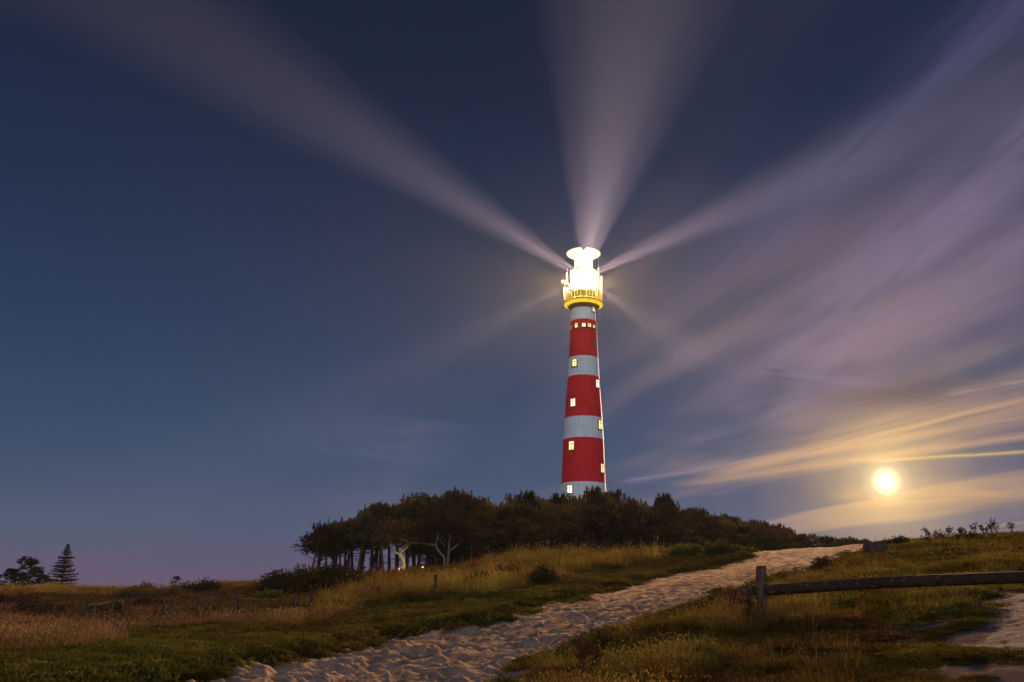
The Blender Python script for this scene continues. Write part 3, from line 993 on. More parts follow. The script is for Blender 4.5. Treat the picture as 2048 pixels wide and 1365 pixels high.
M['needles'] = leafmat('pine_needles', (0.105, 0.062, 0.025, 1), (0.028, 0.042, 0.013, 1), 0.6)
M['needles_green'] = leafmat('dark_pine_needles', (0.025, 0.034, 0.020, 1), (0.035, 0.040, 0.018, 1), 0.25)
M['bark'] = mat('pine_bark', (0.085, 0.055, 0.045), 0.9, 0.1, var=0.5, vscale=5, bump=0.5, bscale=14)
M['palebark'] = mat('pale_bark', (0.17, 0.16, 0.12), 0.9, 0.1, var=0.35, vscale=5, bump=0.4, bscale=14)


def blades(centers, normals, K, L, Wd, r, up=0.35, spread=1.0, tip=0.15):
    """K thin blades round every centre; returns verts, faces(4), tone per face"""
    n = len(centers)
    c = np.repeat(centers, K, 0); nn = np.repeat(normals, K, 0)
    d = nn + r.normal(0, spread * 0.6, (n * K, 3)); d[:, 2] += up
    d /= np.linalg.norm(d, axis=1, keepdims=True) + 1e-9
    s_ = np.cross(d, r.normal(0, 1, (n * K, 3))); s_ /= np.linalg.norm(s_, axis=1, keepdims=True) + 1e-9
    l = L * r.uniform(0.6, 1.25, (n * K, 1)); w_ = Wd * r.uniform(0.7, 1.3, (n * K, 1)) * 0.5
    V_ = np.stack([c - s_ * w_, c + s_ * w_, c + d * l + s_ * w_ * tip, c + d * l - s_ * w_ * tip], 1).reshape(-1, 3)
    F_ = np.arange(n * K * 4).reshape(-1, 4)
    tone = np.repeat(np.clip(r.normal(0.5, 0.28, n), 0, 1), K)
    return V_, F_, tone


def pine_proto(seed, h=6.0, lean=0.0, crown_lo=0.4, spread=2.2, pads=12, trunks=1, dens=1.0, bare=0.0, shoots=10):
    """wind-shaped pine, trunk base at the origin; returns (trunk mesh, crown mesh)"""
    r = np.random.default_rng(seed)
    s = MB()
    cent, nor = [], []
    for t_ in range(trunks):
        a0 = r.uniform(0, 6.28)
        off = 0.0 if t_ == 0 else 0.25
        pts = []; rad = []
        N = 8
        bx, by = off * math.cos(a0), off * math.sin(a0)
        ld = lean + (r.normal(0, 0.25) if trunks > 1 else 0)
        wx, wy = r.normal(0, 0.12, 2)
        for i in range(N):
            q = i / (N - 1)
            pts.append((bx + ld * h * 0.5 * q ** 1.3 + wx * math.sin(q * 5) * h * .12, by + wy * math.sin(q * 4 + 1) * h * .12 + (0.1 * t_ * q * h), q * h * 0.86 - 0.3 * (i == 0)))
            rad.append((0.16 - 0.115 * q) * (h / 6) ** 0.7 * (1.25 if i == 0 else 1))
        s.tube(pts, rad, 8)
        P_ = [Vector(p) for p in pts]
        npad = pads // trunks
        for k in range(npad):
            q = crown_lo + (1 - crown_lo) * (k + r.uniform(0, 1)) / npad
            i = min(N - 2, int(q * (N - 1))); b = P_[i].lerp(P_[i + 1], q * (N - 1) - i)
            az = k * 2.4 + r.uniform(-0.5, 0.5)
            qq = (q - crown_lo) / (1 - crown_lo)
            ln = spread * (1 - 0.75 * qq ** 1.6) * r.uniform(0.6, 1.1)
            rise = r.uniform(0.15, 0.5) * ln + 0.1 * h * qq * 0.6
            tip = b + Vector((math.cos(az) * ln + lean * ln * .4, math.sin(az) * ln, rise))
            mid = b.lerp(tip, 0.5) + Vector((r.normal(0, .12), r.normal(0, .12), -0.08 * ln))
            s.tube([b, mid, tip], [0.05 * (h / 6), 0.035 * (h / 6), 0.015], 5, cap=False)
            for _ in range(3):
                t2 = tip + Vector(r.normal(0, 0.35, 3)) * (ln * .5); s.tube([mid.lerp(tip, r.uniform(0, .8)), t2], [0.02, 0.008], 4, cap=False)
            pr = (0.55 + 0.25 * ln) * r.uniform(0.8, 1.15) * (h / 6) ** 0.5
            nsb = max(4, int(7 * pr ** 2 / 0.8)); per = max(3, int(5.5 * dens))
            sd = r.normal(0, 1, (nsb, 3)); sd /= np.linalg.norm(sd, axis=1, keepdims=True)
            dirs = np.repeat(sd, per, 0) + r.normal(0, .17 / pr, (nsb * per, 3)); m_ = nsb * per
            dirs[:, 2] = np.where(dirs[:, 2] < -0.3, -dirs[:, 2], dirs[:, 2])
            rr = pr * np.repeat(r.uniform(0.5, 1.08, (nsb, 1)), per, 0)
            pc = np.array(tip)[None] + dirs * rr * np.array([1.15, 1.15, 0.50])
            cent.append(pc); nor.append(dirs * np.array([1, 1, 0.8]))
        # top clump
        m_ = int(36 * dens)
        dirs = r.normal(0, 1, (m_, 3)); dirs /= np.linalg.norm(dirs, axis=1, keepdims=True)
        cent.append(np.array(P_[-1])[None] + np.array([0, 0, .25]) + dirs * r.uniform(.3, .8, (m_, 1)) * np.array([1.2, 1.2, .6]) * (h / 6) ** .5); nor.append(dirs)
    # bare dead twigs below the crown
    for _ in range(int(10 * bare)):
        q = r.uniform(0.18, crown_lo + .1); i = int(q * 7); b = P_[i].lerp(P_[i + 1], q * 7 - i)
        az = r.uniform(0, 6.28); ln = r.uniform(.4, 1.3)
        m1 = b + Vector((math.cos(az), math.sin(az), -.1)) * ln * .5; m2 = b + Vector((math.cos(az + .3), math.sin(az + .3), r.uniform(-.3, .4))) * ln
        s.tube([b, m1, m2], [0.022, 0.015, 0.007], 4, cap=False)
    c = np.concatenate(cent); nn = np.concatenate(nor)
    # upright young shoots on the outside of the crown
    V1, F1, T1 = blades(c, nn, 12, 0.24, 0.052, r, up=0.30, spread=1.0)
    top = np.argsort(-c[:, 2] + r.normal(0, 0.9, len(c)))[:shoots * 4]
    sc_, sn_ = [], []
    for i in top:
        for k in range(6):
            sc_.append(c[i] + np.array([0, 0, 0.085 * (k + 1)]) + r.normal(0, .02, 3)); sn_.append((0, 0, 0.6))
    V2, F2, T2 = blades(np.array(sc_), np.array(sn_), 9, 0.16, 0.04, r, up=0.2, spread=1.2)
    V_ = np.concatenate([V1, V2]); F_ = np.concatenate([F1, F2 + len(V1)]); T_ = np.concatenate([T1, T2])
    cm = mesh_np('crown', V_, F_, 4); set_tone(cm, T_); cm.materials.append(M['needles'])
    tm = s.mesh('trunk'); tm.materials.append(M['bark'])
    tm.polygons.foreach_set('use_smooth', np.ones(len(tm.polygons), dtype=bool))
    return tm, cm, float(V_[:, 2].max())


OPEN = [pine_proto(10 + k, 6.0, lean=l, crown_lo=.50, spread=2.3, pads=12, bare=1.0) for k, l in enumerate((0.15, -0.1, 0.35, 0.0))]
BUSHY = [pine_proto(30 + k, 6.0, lean=l, crown_lo=.12, spread=2.4, pads=20, dens=1.05, shoots=14) for k, l in enumerate((0.0, 0.1, -0.1, 0.15, 0.05))]
FORK = pine_proto(51, 6.0, lean=0.05, crown_lo=.45, spread=2.6, pads=14, trunks=2, bare=0.6)
TUFTY = pine_proto(52, 6.0, lean=0.0, crown_lo=.2, spread=1.5, pads=14, dens=.7, shoots=24)


def place_tree(proto, x, y, h, rz, label, group, cat='pine tree', wide=1.0, name='pine_tree', crown_mat=None, trunk_mat=None, z=None, tilt=0.0):
    t = empty(name, (x, y, HT(x, y) - 0.05 if z is None else z))
    k = h / proto[2]
    t.scale = (k * wide, k * wide, k)
    t.rotation_euler = (0, tilt, rz)
    tag(t, label, cat, group)
    a = bpy.data.objects.new('trunk', proto[0]); COL.objects.link(a); a.parent = t
    b = bpy.data.objects.new('crown', proto[1]); COL.objects.link(b); b.parent = t
    for o_, m_ in ((a, trunk_mat), (b, crown_mat)):
        if m_:
            o_.material_slots[0].link = 'OBJECT'; o_.material_slots[0].material = m_
    return t


SIL = [(585,1093),(601,1077),(626,1049),(639,1040),(669,1041),(691,1037),(719,1022),(740,1008),(762,999),(787,998),(806,992),(833,980),(858,989),(883,980),(905,972),(926,980),(951,983),(967,988),
       (978,1003),(997,996),(1025,992),(1041,980),(1060,977),(1066,989),(1088,985),(1118,983),(1148,983),(1173,976),(1190,968),(1217,970),(1233,981),(1258,984),(1280,992),(1288,1003),(1307,999),(1323,985),(1337,983),
       (1353,1006),(1370,1008),(1408,1010),(1414,1027),(1444,1024),(1474,1024),(1501,1033),(1523,1030),(1542,1041),(1578,1052),(1586,1066),(1608,1065),(1646,1064),(1674,1073),(1710,1071),(1741,1075),(1785,1076),(1813,1085),(1840,1076)]
sil_x = [a for a, b in SIL]; sil_y = [b for a, b in SIL]


def top_z(px, rho, drop=0.0):
    return P(px, float(np.interp(px, sil_x, sil_y)) + drop, rho)[2]


tr = np.random.default_rng(77)
GL = 'dark wind-shaped pines on the dune below the lighthouse'


def tree_at(px, rho, drop, kind, label, group=GL, hmax=8.5, hmin=2.0, **kw):
    d = ray(px, 1100)
    x, y = d[0] * rho, d[1] * rho
    h = top_z(px, rho, drop) - HT(x, y) + 0.05
    if h < hmin * .6: return None
    h = max(hmin, min(hmax, h))
    return place_tree(kind, x, y, h, kw.pop('rz', tr.uniform(0, 6.28)), label, group, wide=kw.pop('wide', 1.0) * (1.0 if h > 5 else (5 / h) ** .5), **kw)


# front rank at the left whose bare trunks stand against the low sky
FRONT = [(627, 61, 6), (640, 66, 0), (657, 62, 2), (668, 64, 0), (684, 63, 0), (700, 62, 2), (716, 66, 0), (727, 61, 2), (742, 63, 0), (757, 68, 0), (772, 62, 3)]
FL = {627: 'leftmost pine of the wood, its single bare trunk clear against the sky',
      657: 'thin leaning pine just right of the leftmost tree of the wood',
      684: 'pine with the thickest dark bare trunk at the left end of the wood',
      700: 'right-leaning pine between the thick dark trunk and the tall pale trunk',
      742: 'pine with a tall straight pale trunk left of the crooked yellow-lit tree'}
for k, (px, rho, dr) in enumerate(FRONT):
    tree_at(px, rho, dr, OPEN[k % 4], FL.get(px, 'slender bare-trunked pine in the open left end of the wood'),
            'slender bare-trunked pines at the left end of the wood' if px not in FL else GL, rz=0.4 + 0.9 * k, wide=0.85)
for k in range(16):
    px = 640 + k * 22 + tr.uniform(-6, 6); rho = tr.uniform(66, 74)
    tree_at(px, rho, tr.uniform(2, 14), OPEN[k % 4], 'slender bare-trunked pine behind the front trunks, ' + ('near the leftmost tree' if px < 720 else 'left of the crooked tree' if px < 800 else 'between the two pale trees' if px < 880 else 'behind the twin-trunked tree'),
            'slender bare-trunked pines at the left end of the wood', wide=1.0, hmax=9.5)
# the two pale trees: one lit yellow from below, one grey and forked
def limb_tree(name, px0, py0, rho, trunks, label, crown_r, cpos, nt_):
    d = ray(px0, py0); x, y = d[0] * rho, d[1] * rho; z = HT(x, y)
    t = empty(name, (x, y, z)); tag(t, label, 'pine tree', GL)
    loc = Vector((x, y, z))
    s = MB()
    for pts, r0, r1 in trunks:
        p = [Vector(P(a, b, rho + c)) - loc for a, b, c in pts]
        if pts[0][1] > py0 - 12: p[0].z = min(p[0].z, -0.2)
        nn = len(p)
        s.tube(p, [r0 + (r1 - r0) * i / (nn - 1) for i in range(nn)], 8)
    s.build('trunk', M['palebark'], t, smooth=True)
    r = np.random.default_rng(int(px0))
    cs, ns = [], []
    for (a, b, c, rad_) in cpos:
        p = np.array(Vector(P(a, b, rho + c)) - loc)
        m_ = int(75 * rad_ ** 2)
        dd = r.normal(0, 1, (m_, 3)); dd /= np.linalg.norm(dd, axis=1, keepdims=True)
        cs.append(p + dd * r.uniform(.4, 1, (m_, 1)) * rad_ * np.array([1.2, 1.2, .55])); ns.append(dd)
    V_, F_, T_ = blades(np.concatenate(cs), np.concatenate(ns), 12, 0.25, 0.042, r)
    cm = mesh_np('crown', V_, F_, 4); set_tone(cm, T_); link('crown', cm, M['needles'], t)
    return t


limb_tree('pine_tree', 809, 1152, 57.5,
          [([(808, 1152, 0), (809, 1135, 0), (808, 1122, 0), (802, 1110, 0), (797, 1107, 0)], .115, .09),
           ([(797, 1107, 0), (787, 1104, 0), (781, 1097, 0), (780, 1088, .2), (783, 1080, .3)], .07, .04),
           ([(800, 1109, 0), (806, 1101, -.3), (814, 1096, -.5), (816, 1086, -.6)], .06, .03),
           ([(790, 1104, 0), (800, 1104, .3), (811, 1101, .4)], .05, .03)],
          'crooked pine lit bright yellow from below, its trunk forking low into curved limbs', 2,
          [(775, 1066, .3, 1.0), (800, 1058, 0, 1.2), (822, 1068, -.5, 1.1), (790, 1080, .8, .8), (812, 1080, .9, .8)], 0)
limb_tree('pine_tree', 893, 1138, 57,
          [([(888, 1139, 0), (889, 1125, 0), (888, 1114, 0), (880, 1107, 0), (874, 1098, 0), (872, 1085, 0), (878, 1066, 0)], .10, .05),
           ([(895, 1139, 0), (896, 1122, 0), (897, 1108, 0), (898, 1090, 0), (901, 1066, 0)], .10, .045),
           ([(874, 1092, 0), (860, 1089, -.2), (842, 1086, -.4), (825, 1086, -.5), (800, 1078, -.6)], .06, .03),
           ([(897, 1104, 0), (905, 1098, 0), (914, 1090, .1), (920, 1084, .2)], .06, .03),
           ([(889, 1092, 0), (882, 1084, .2), (876, 1078, .2)], .04, .02)],
          'pale grey twin-trunked pine with a long level limb reaching left toward the yellow-lit tree', 2,
          [(850, 1062, 0, 1.2), (880, 1050, 0, 1.4), (905, 1052, 0, 1.3), (928, 1068, 0, 1.1), (838, 1076, -.3, .8)], 0)
# standing pines whose trunks show further right
for px, rho, lab in ((943, 58, 'pine with a straight reddish trunk right of the pale twin-trunked tree'),
                     (1048, 59, 'pine whose straight reddish trunk shows left of the tower\'s foot'),
                     (1112, 60, 'pine whose leaning reddish trunk shows below the tower')):
    tree_at(px, rho, 55, OPEN[1 if px != 1112 else 2], lab, rz=0.5, wide=1.0)
def zone_label(px, rank):
    zs = ((900, 'left of the pale twin-trunked tree'), (960, 'behind the pale twin-trunked tree'), (1040, 'between the twin-trunked tree and tower'), (1120, 'just left of the tower'),
          (1215, 'right under the tower'), (1300, 'just right of the tower'), (1380, 'near the tufted top'), (1450, 'near the ragged flat top'),
          (1530, 'on the wood\'s right shoulder'), (1700, 'where the wood meets the sandy crest'))
    z_ = next(b for a, b in zs if px < a)
    return 'dark shaggy pine ' + ('at the front edge', 'in the second row', 'halfway up', 'high in the wood', 'on the skyline')[rank] + ', ' + z_


TL = 'dark shaggy pine of the close-grown mass between the pale twin-trunked tree and the tower'
TR = 'dark shaggy pine of the close-grown slope falling away to the right of the tower'
TP = 'dark low pine at the far right end of the wood'
SPECIAL = {905: ('highest dark pine at the left summit of the wood, against the sky', OPEN[0]), 1052: ('pine whose feathery tip stands above the others left of the tower', TUFTY),
           1186: ('pine whose crown overlaps the tower\'s right foot', TUFTY), 1330: ('pine with a narrow tufted top rising above the slope right of the tower', TUFTY),
           1395: ('pine with a ragged flat top and a branch pointing right, right of the tower', OPEN[2]), 1838: ('small lone round pine on the skyline at the right end of the wood', BUSHY[0])}
for px, (lab, pr) in SPECIAL.items():
    tree_at(px, 70 if px < 1500 else 82, 0, pr, lab, rz=1.0, wide=0.9 if pr is TUFTY else 1.0)
k = 0
for rank, (rho, step, d0, d1) in enumerate(((60, 21, 62, 82), (64, 20, 36, 58), (70, 19, 14, 34), (78, 17, 3, 24), (86, 22, 0, 20))):
    px = 860 + tr.uniform(0, 10)
    while px < 1600:
        fade = 1.0 if px < 1480 else max(0.1, (1700 - px) / 220)
        r_ = rho + tr.uniform(-2, 2) + (6 if px > 1450 else 0)
        dr = tr.uniform(d0, d1) * fade * (0.85 if px > 1250 else 1)
        if not (rho == 60 and px < 960):
            lab = zone_label(px, rank)
            tree_at(px, r_, dr, BUSHY[k % 5], lab, 'close-grown dark pines of the wood', hmax=9.0, hmin=1.4, wide=1.05)
            k += 1
        px += step * tr.uniform(.75, 1.25)
# crowns above the open left end
for px in range(690, 880, 17):
    tree_at(px + tr.uniform(-5, 5), tr.uniform(68, 78), tr.uniform(0, 10), OPEN[k % 4], 'rear pine rising above the open left end of the wood, ' + ('left of the crooked tree' if px < 780 else 'above the two pale trees'),
            'slender bare-trunked pines at the left end of the wood', hmax=9.5, wide=1.1); k += 1
for rho in (80, 92):
    px = 1560
    while px < 1830:
        tree_at(px, rho + tr.uniform(-3, 3), tr.uniform(0, 7), BUSHY[k % 5], TP.replace('dark low', 'dark low' if rho < 85 else 'dark rearmost low') + (', by the wood\'s slope' if px < 1640 else ', behind the boulder\'s side' if px > 1735 else ', midway'), 'low pines of the far right end of the wood', hmin=1.2, hmax=6, wide=0.9)
        k += 1; px += 21 * tr.uniform(.75, 1.25)

# conifers on the far left dunes
def fir_proto(seed, h=5.0, w_=1.35, levels=17):
    r = np.random.default_rng(seed)
    s = MB(); s.tube([(0, 0, -.3), (0.03, 0, h * .5), (0, 0, h)], [.10, .06, .015], 7)
    cs, ns = [], []
    for L_ in range(levels):
        q = L_ / (levels - 1); z = h * (0.06 + 0.90 * q) + r.normal(0, .05)
        ln0 = w_ * (1 - q) ** 0.85 + 0.03
        nb = 11
        for b_ in range(nb):
            if r.uniform() < .10: continue
            az = 2 * math.pi * b_ / nb + r.uniform(-.3, .3) + L_ * .4
            ln = ln0 * r.uniform(.55, 1.25)
            d = np.array([math.cos(az), math.sin(az), 0.12])
            s.tube([(0, 0, z - .05), tuple(d * ln + np.array([0, 0, z]))], [.018, .006], 4, cap=False)
            for t in np.linspace(.2, 1, max(3, int(ln / .13))):
                cs.append(np.array([0, 0, z]) + d * ln * t + r.normal(0, .03, 3)); ns.append(d + np.array([0, 0, .1]))
    V_, F_, T_ = blades(np.array(cs), np.array(ns), 13, .17, .045, r, up=.15, spread=1.1)
    cm = mesh_np('crown', V_, F_, 4); set_tone(cm, T_); cm.materials.append(M['needles_green'])
    tm = s.mesh('trunk'); tm.materials.append(M['bark'])
    return tm, cm, float(V_[:, 2].max())


def far_tree(px, py_top, py_base, rho, proto, label, wide=1.0, name='pine_tree', **kw):
    d = ray(px, py_base); x, y = d[0] * rho, d[1] * rho
    z = HT(x, y)
    h = P(px, py_top, rho)[2] - z
    return place_tree(proto, x, y, h, kw.pop('rz', 1.1), label, None, wide=wide, name=name, z=z - .05, **kw)


FIR = fir_proto(5, w_=1.5, levels=20)
DENSE = [pine_proto(60 + k, 6.0, crown_lo=.1, spread=2.6, pads=26, dens=2.2, shoots=20) for k in range(2)]
far_tree(120, 1086, 1182, 84, FIR, 'tall narrow layered conifer standing alone on the far left dune', name='conifer_tree', cat='conifer')
far_tree(52, 1110, 1182, 86, DENSE[0], 'broad dark pine on the far left dune beside the narrow conifer', crown_mat=M['needles_green'], wide=1.0)
far_tree(18, 1134, 1182, 82, DENSE[1], 'low dark bushy pine at the very left edge of the dunes', crown_mat=M['needles_green'], wide=1.4)
far_tree(84, 1146, 1182, 82, DENSE[0], 'low dark pine filling the gap between the broad pine and the narrow conifer', crown_mat=M['needles_green'], wide=1.4)
far_tree(348, 1150, 1190, 75, TUFTY, 'small lone windswept pine on the skyline between the far left dunes and the wood', crown_mat=M['needles_green'], wide=1.25)

# ---------------------------------------------------------------- grasses: tuft kinds scattered over the land
M['g_dry'] = leafmat('dry_grass_blades', (0.25, 0.155, 0.075, 1), (0.15, 0.105, 0.045, 1), 0.3, 0.35)
M['g_gold'] = leafmat('marram_blades', (0.25, 0.17, 0.042, 1), (0.15, 0.125, 0.028, 1), 0.35, 0.35)
M['g_green'] = leafmat('low_green_leaves', (0.060, 0.062, 0.013, 1), (0.105, 0.082, 0.018, 1), 0.35, 0.3)
M['g_short'] = leafmat('short_turf_blades', (0.20, 0.145, 0.032, 1), (0.12, 0.10, 0.022, 1), 0.35, 0.35)
M['g_heath'] = leafmat('heath_blades', (0.14, 0.075, 0.04, 1), (0.09, 0.065, 0.025, 1), 0.4, 0.3)
KIT = bpy.data.collections.new('grass_kit')      # not linked: only instanced


def grass_tuft(name, seed, n, rad_, hmin, hmax, wid, bend, mt, seeds=0):
    r = np.random.default_rng(seed)
    a = r.uniform(0, 6.28, n); q = rad_ * np.sqrt(r.uniform(0, 1, n))
    b0 = np.stack([q * np.cos(a), q * np.sin(a), np.full(n, -0.02)], 1)
    az = a + r.normal(0, .9, n); ln = r.uniform(hmin, hmax, n)
    o = np.stack([np.cos(az), np.sin(az), np.zeros(n)], 1)
    bd = bend * r.uniform(.2, 1.2, n)
    b1 = b0 + o * (ln * bd * .25)[:, None] + np.array([0, 0, 1]) * (ln * .55)[:, None]
    b2 = b0 + o * (ln * bd)[:, None] + np.array([0, 0, 1]) * (ln * (1 - .35 * bd))[:, None]
    s_ = np.stack([-np.sin(az), np.cos(az), np.zeros(n)], 1)
    tw_ = r.uniform(-1, 1, n)[:, None]; s_ = s_ * np.sqrt(1 - tw_ ** 2 * .6) + o * tw_ * .77
    w_ = (wid * r.uniform(.7, 1.3, n))[:, None] * .5
    V_ = np.stack([b0 - s_ * w_, b0 + s_ * w_, b1 + s_ * w_ * .8, b1 - s_ * w_ * .8, b2 + s_ * w_ * .15, b2 - s_ * w_ * .15], 1).reshape(-1, 3)
    i = np.arange(n)[:, None] * 6
    F_ = np.concatenate([i + np.array([[0, 1, 2, 3]]), i + np.array([[3, 2, 4, 5]])], 0)
    T_ = np.tile(np.clip(r.normal(.5, .3, n), 0, 1), 2)
    if seeds:                         # seed heads: little blades crowding the tips of the tallest stems
        top = np.argsort(-b2[:, 2])[:seeds]
        V2, F2, T2 = blades(b2[top], np.tile((0, 0, 1.0), (len(top), 1)), 7, .05, .010, r, up=.5, spread=.5)
        F_ = np.concatenate([F_, F2 + len(V_)]); V_ = np.concatenate([V_, V2]); T_ = np.concatenate([T_, T2 * 0])
    me = mesh_np(name, V_, F_, 4); set_tone(me, T_); me.materials.append(mt)
    ob = bpy.data.objects.new(name, me); KIT.objects.link(ob)
    return ob


def leaf_tuft(name, seed, n, rad_, h, L, Wd, mt):
    r = np.random.default_rng(seed)
    c = np.stack([r.normal(0, rad_ * .5, n), r.normal(0, rad_ * .5, n), r.uniform(0, 1, n) ** .8 * h], 1)
    c[:, 2] *= np.exp(-(c[:, 0] ** 2 + c[:, 1] ** 2) / rad_ ** 2)
    V_, F_, T_ = blades(c, np.tile((0, 0, .35), (n, 1)), 4, L, Wd, r, up=.1, spread=1.5, tip=.35)
    me = mesh_np(name, V_, F_, 4); set_tone(me, T_); me.materials.append(mt)
    ob = bpy.data.objects.new(name, me); KIT.objects.link(ob)
    return ob


KINDS = {
    'dry': [grass_tuft('dry_tuft', 1, 34, .24, .25, .55, .007, .45, M['g_dry'], 5), grass_tuft('dry_tuft', 2, 34, .24, .22, .50, .007, .6, M['g_dry'], 4)],
    'marram': [grass_tuft('marram_tuft', 3, 40, .22, .28, .65, .011, .7, M['g_gold']), grass_tuft('marram_tuft', 4, 40, .25, .30, .75, .011, .8, M['g_gold'], 6), grass_tuft('marram_tuft', 44, 40, .22, .2, .5, .012, .9, M['g_gold'])],
    'heath': [grass_tuft('heath_tuft', 15, 40, .3, .10, .32, .012, .9, M['g_heath']), leaf_tuft('heath_clump', 16, 44, .32, .20, .07, .025, M['g_heath']), grass_tuft('heath_tuft', 17, 30, .3, .15, .45, .009, .6, M['g_heath'], 3)],
    'low': [leaf_tuft('leafy_clump', 5, 90, .30, .20, .045, .020, M['g_green']), leaf_tuft('leafy_clump', 6, 90, .32, .14, .05, .022, M['g_green']), grass_tuft('green_tuft', 7, 40, .24, .12, .32, .012, .8, M['g_green'])],
    'short': [grass_tuft('short_tuft', 8, 46, .24, .05, .15, .010, .9, M['g_short']), grass_tuft('short_tuft', 9, 46, .24, .06, .20, .010, 1.0, M['g_short']), leaf_tuft('turf_clump', 12, 40, .26, .07, .05, .02, M['g_short'])],
}


def scatter(name, label, cat, kinds, pts, scl, zs):
    """pts (n,3); scl (n,) ; one object that carries all tufts of a kind"""
    if len(pts) == 0: return
    me = bpy.data.meshes.new(name); me.vertices.add(len(pts)); me.vertices.foreach_set('co', np.asarray(pts, np.float32).ravel())
    r = np.random.default_rng(len(pts))
    for an, ty, val in (('scl', 'FLOAT', scl), ('zs', 'FLOAT', zs), ('rot', 'FLOAT', r.uniform(0, 6.28, len(pts))), ('pick', 'INT', r.integers(0, len(kinds), len(pts)))):
        at = me.attributes.new(an, ty, 'POINT'); at.data.foreach_set('value', np.asarray(val, np.float32 if ty == 'FLOAT' else np.int32))
    ob = bpy.data.objects.new(name, me); COL.objects.link(ob)
    tag(ob, label, cat, kind='stuff')
    ng = bpy.data.node_groups.new(name, 'GeometryNodeTree')
    ng.interface.new_socket('Geometry', in_out='INPUT', socket_type='NodeSocketGeometry')
    ng.interface.new_socket('Geometry', in_out='OUTPUT', socket_type='NodeSocketGeometry')
    N = ng.nodes; L_ = ng.links
    gi = N.new('NodeGroupInput'); go = N.new('NodeGroupOutput')
    jn = N.new('GeometryNodeJoinGeometry')
    def attr(nm, ty):
        a = N.new('GeometryNodeInputNamedAttribute'); a.data_type = ty; a.inputs[0].default_value = nm; return a.outputs[0]
    pk, sc_, ro, zz_ = attr('pick', 'INT'), attr('scl', 'FLOAT'), attr('rot', 'FLOAT'), attr('zs', 'FLOAT')
    for i, kd in enumerate(kinds):
        oi = N.new('GeometryNodeObjectInfo'); oi.inputs['Object'].default_value = kd; oi.transform_space = 'ORIGINAL'; oi.inputs['As Instance'].default_value = True
        ip = N.new('GeometryNodeInstanceOnPoints')
        cm = N.new('FunctionNodeCompare'); cm.data_type = 'INT'; cm.operation = 'EQUAL'
        L_.new(pk, cm.inputs[2]); cm.inputs[3].default_value = i
        L_.new(cm.outputs[0], ip.inputs['Selection'])
        L_.new(gi.outputs[0], ip.inputs['Points']); L_.new(oi.outputs['Geometry'], ip.inputs['Instance'])
        cx = N.new('ShaderNodeCombineXYZ'); L_.new(ro, cx.inputs[2]); L_.new(cx.outputs[0], ip.inputs['Rotation'])
        cz = N.new('ShaderNodeCombineXYZ'); L_.new(sc_, cz.inputs[0]); L_.new(sc_, cz.inputs[1]); L_.new(zz_, cz.inputs[2]); L_.new(cz.outputs[0], ip.inputs['Scale'])
        L_.new(ip.outputs[0], jn.inputs[0])
    L_.new(jn.outputs[0], go.inputs[0])
    md = ob.modifiers.new('tufts', 'NODES'); md.node_group = ng
    return ob


NG = 190000
gr = np.random.default_rng(21)
ga = np.radians(gr.uniform(-43, 32, NG)); gr_ = np.exp(gr.uniform(math.log(6.5), math.log(105), NG))
qx, qy = gr_ * np.sin(ga), gr_ * np.cos(ga)
qz = height(qx, qy)
zn_ = zone(qx, qy, qz)
ppx, ppy = project(qx, qy, qz)
# distance below the photograph's left path edge, in rows: the dark leafy border of the path
edge_x = [a for a, b in PATH[:18]]; edge_y = [b for a, b in PATH[:18]]
ey = np.interp(ppx, [-1200, 0] + edge_x, [1480, 1420] + edge_y)
above = (ey - ppy)                                  # rows above the left edge
red_x = [a for a, b in PATH[20:38]][::-1]; red_y = [b for a, b in PATH[20:38]][::-1]
ry = np.interp(ppx, red_x, red_y)
rightside = (ppy > ry) & (ppx > 900) | (ppx > 1790)
patch = fbm(qx, qy, 0.35, 3, 41); patch2 = fbm(qx, qy, 1.1, 2, 43)
wood = (gr_ > 59) & (ppx > 600) & (ppx < 1500)
kindv = np.full(NG, 'none', dtype='<U8')
left = ~rightside
d_ = np.where(ppx < 560, above / 75.0, above / np.interp(ppx, [560, 1000, 1480], [50, 42, 22]))
kindv[left & (d_ < 1.0 + 0.35 * patch)] = 'low'
kindv[left & (d_ >= 1.0 + 0.35 * patch) & (ppx < 620 + 140 * patch2)] = 'dry'
kindv[left & (d_ >= 1.0 + 0.35 * patch) & (ppx >= 620 + 140 * patch2)] = 'marram'
kindv[(kindv == 'dry') & (patch2 > 0.7)] = 'low'
kindv[(kindv == 'marram') & (patch2 > 0.8)] = 'low'
kindv[(kindv == 'dry') & (gr_ > 27 + 4 * patch2)] = 'heath'
kindv[(kindv == 'heath') & (patch2 > .45)] = 'low'
kindv[(kindv == 'heath') & (gr_ > 62 + 8 * patch)] = 'marram'
kindv[(kindv == 'marram') & (patch + .5 * patch2 < -.55)] = 'heath'
kindv[rightside] = 'short'
kindv[rightside & (patch2 + .4 * patch > 0.5)] = 'low'
kindv[rightside & (patch2 < -1.05)] = 'heath'
kindv[rightside & (ppx > 1050) & (ppx < 1640) & (gr_ < 16) & (patch + patch2 * .6 > 0.35)] = 'marram'
u_ = gr.uniform(0, 1, NG)
kindv[rightside & (kindv == 'short') & (patch2 > 0.0) & (patch2 < .5) & (u_ < .14)] = 'marram'
edge = np.zeros(NG, bool)
for ox, oy in ((.7, 0), (-.7, 0), (0, 1.0), (0, -1.0)):
    edge |= zone(qx + ox, qy + oy, qz) == 0
hf = fbm(qx, qy, 1.9, 2, 77)
keepe = edge & (zn_ > 0) & (hf > .15) & (u_ < .6)
fringe = keepe.copy()
kindv[(zn_ > 0) & ~keepe] = 'none'
kindv[keepe] = np.where(hf[keepe] > .5, 'low', 'short')
kindv[(u_ > 0.10) & wood] = 'none'
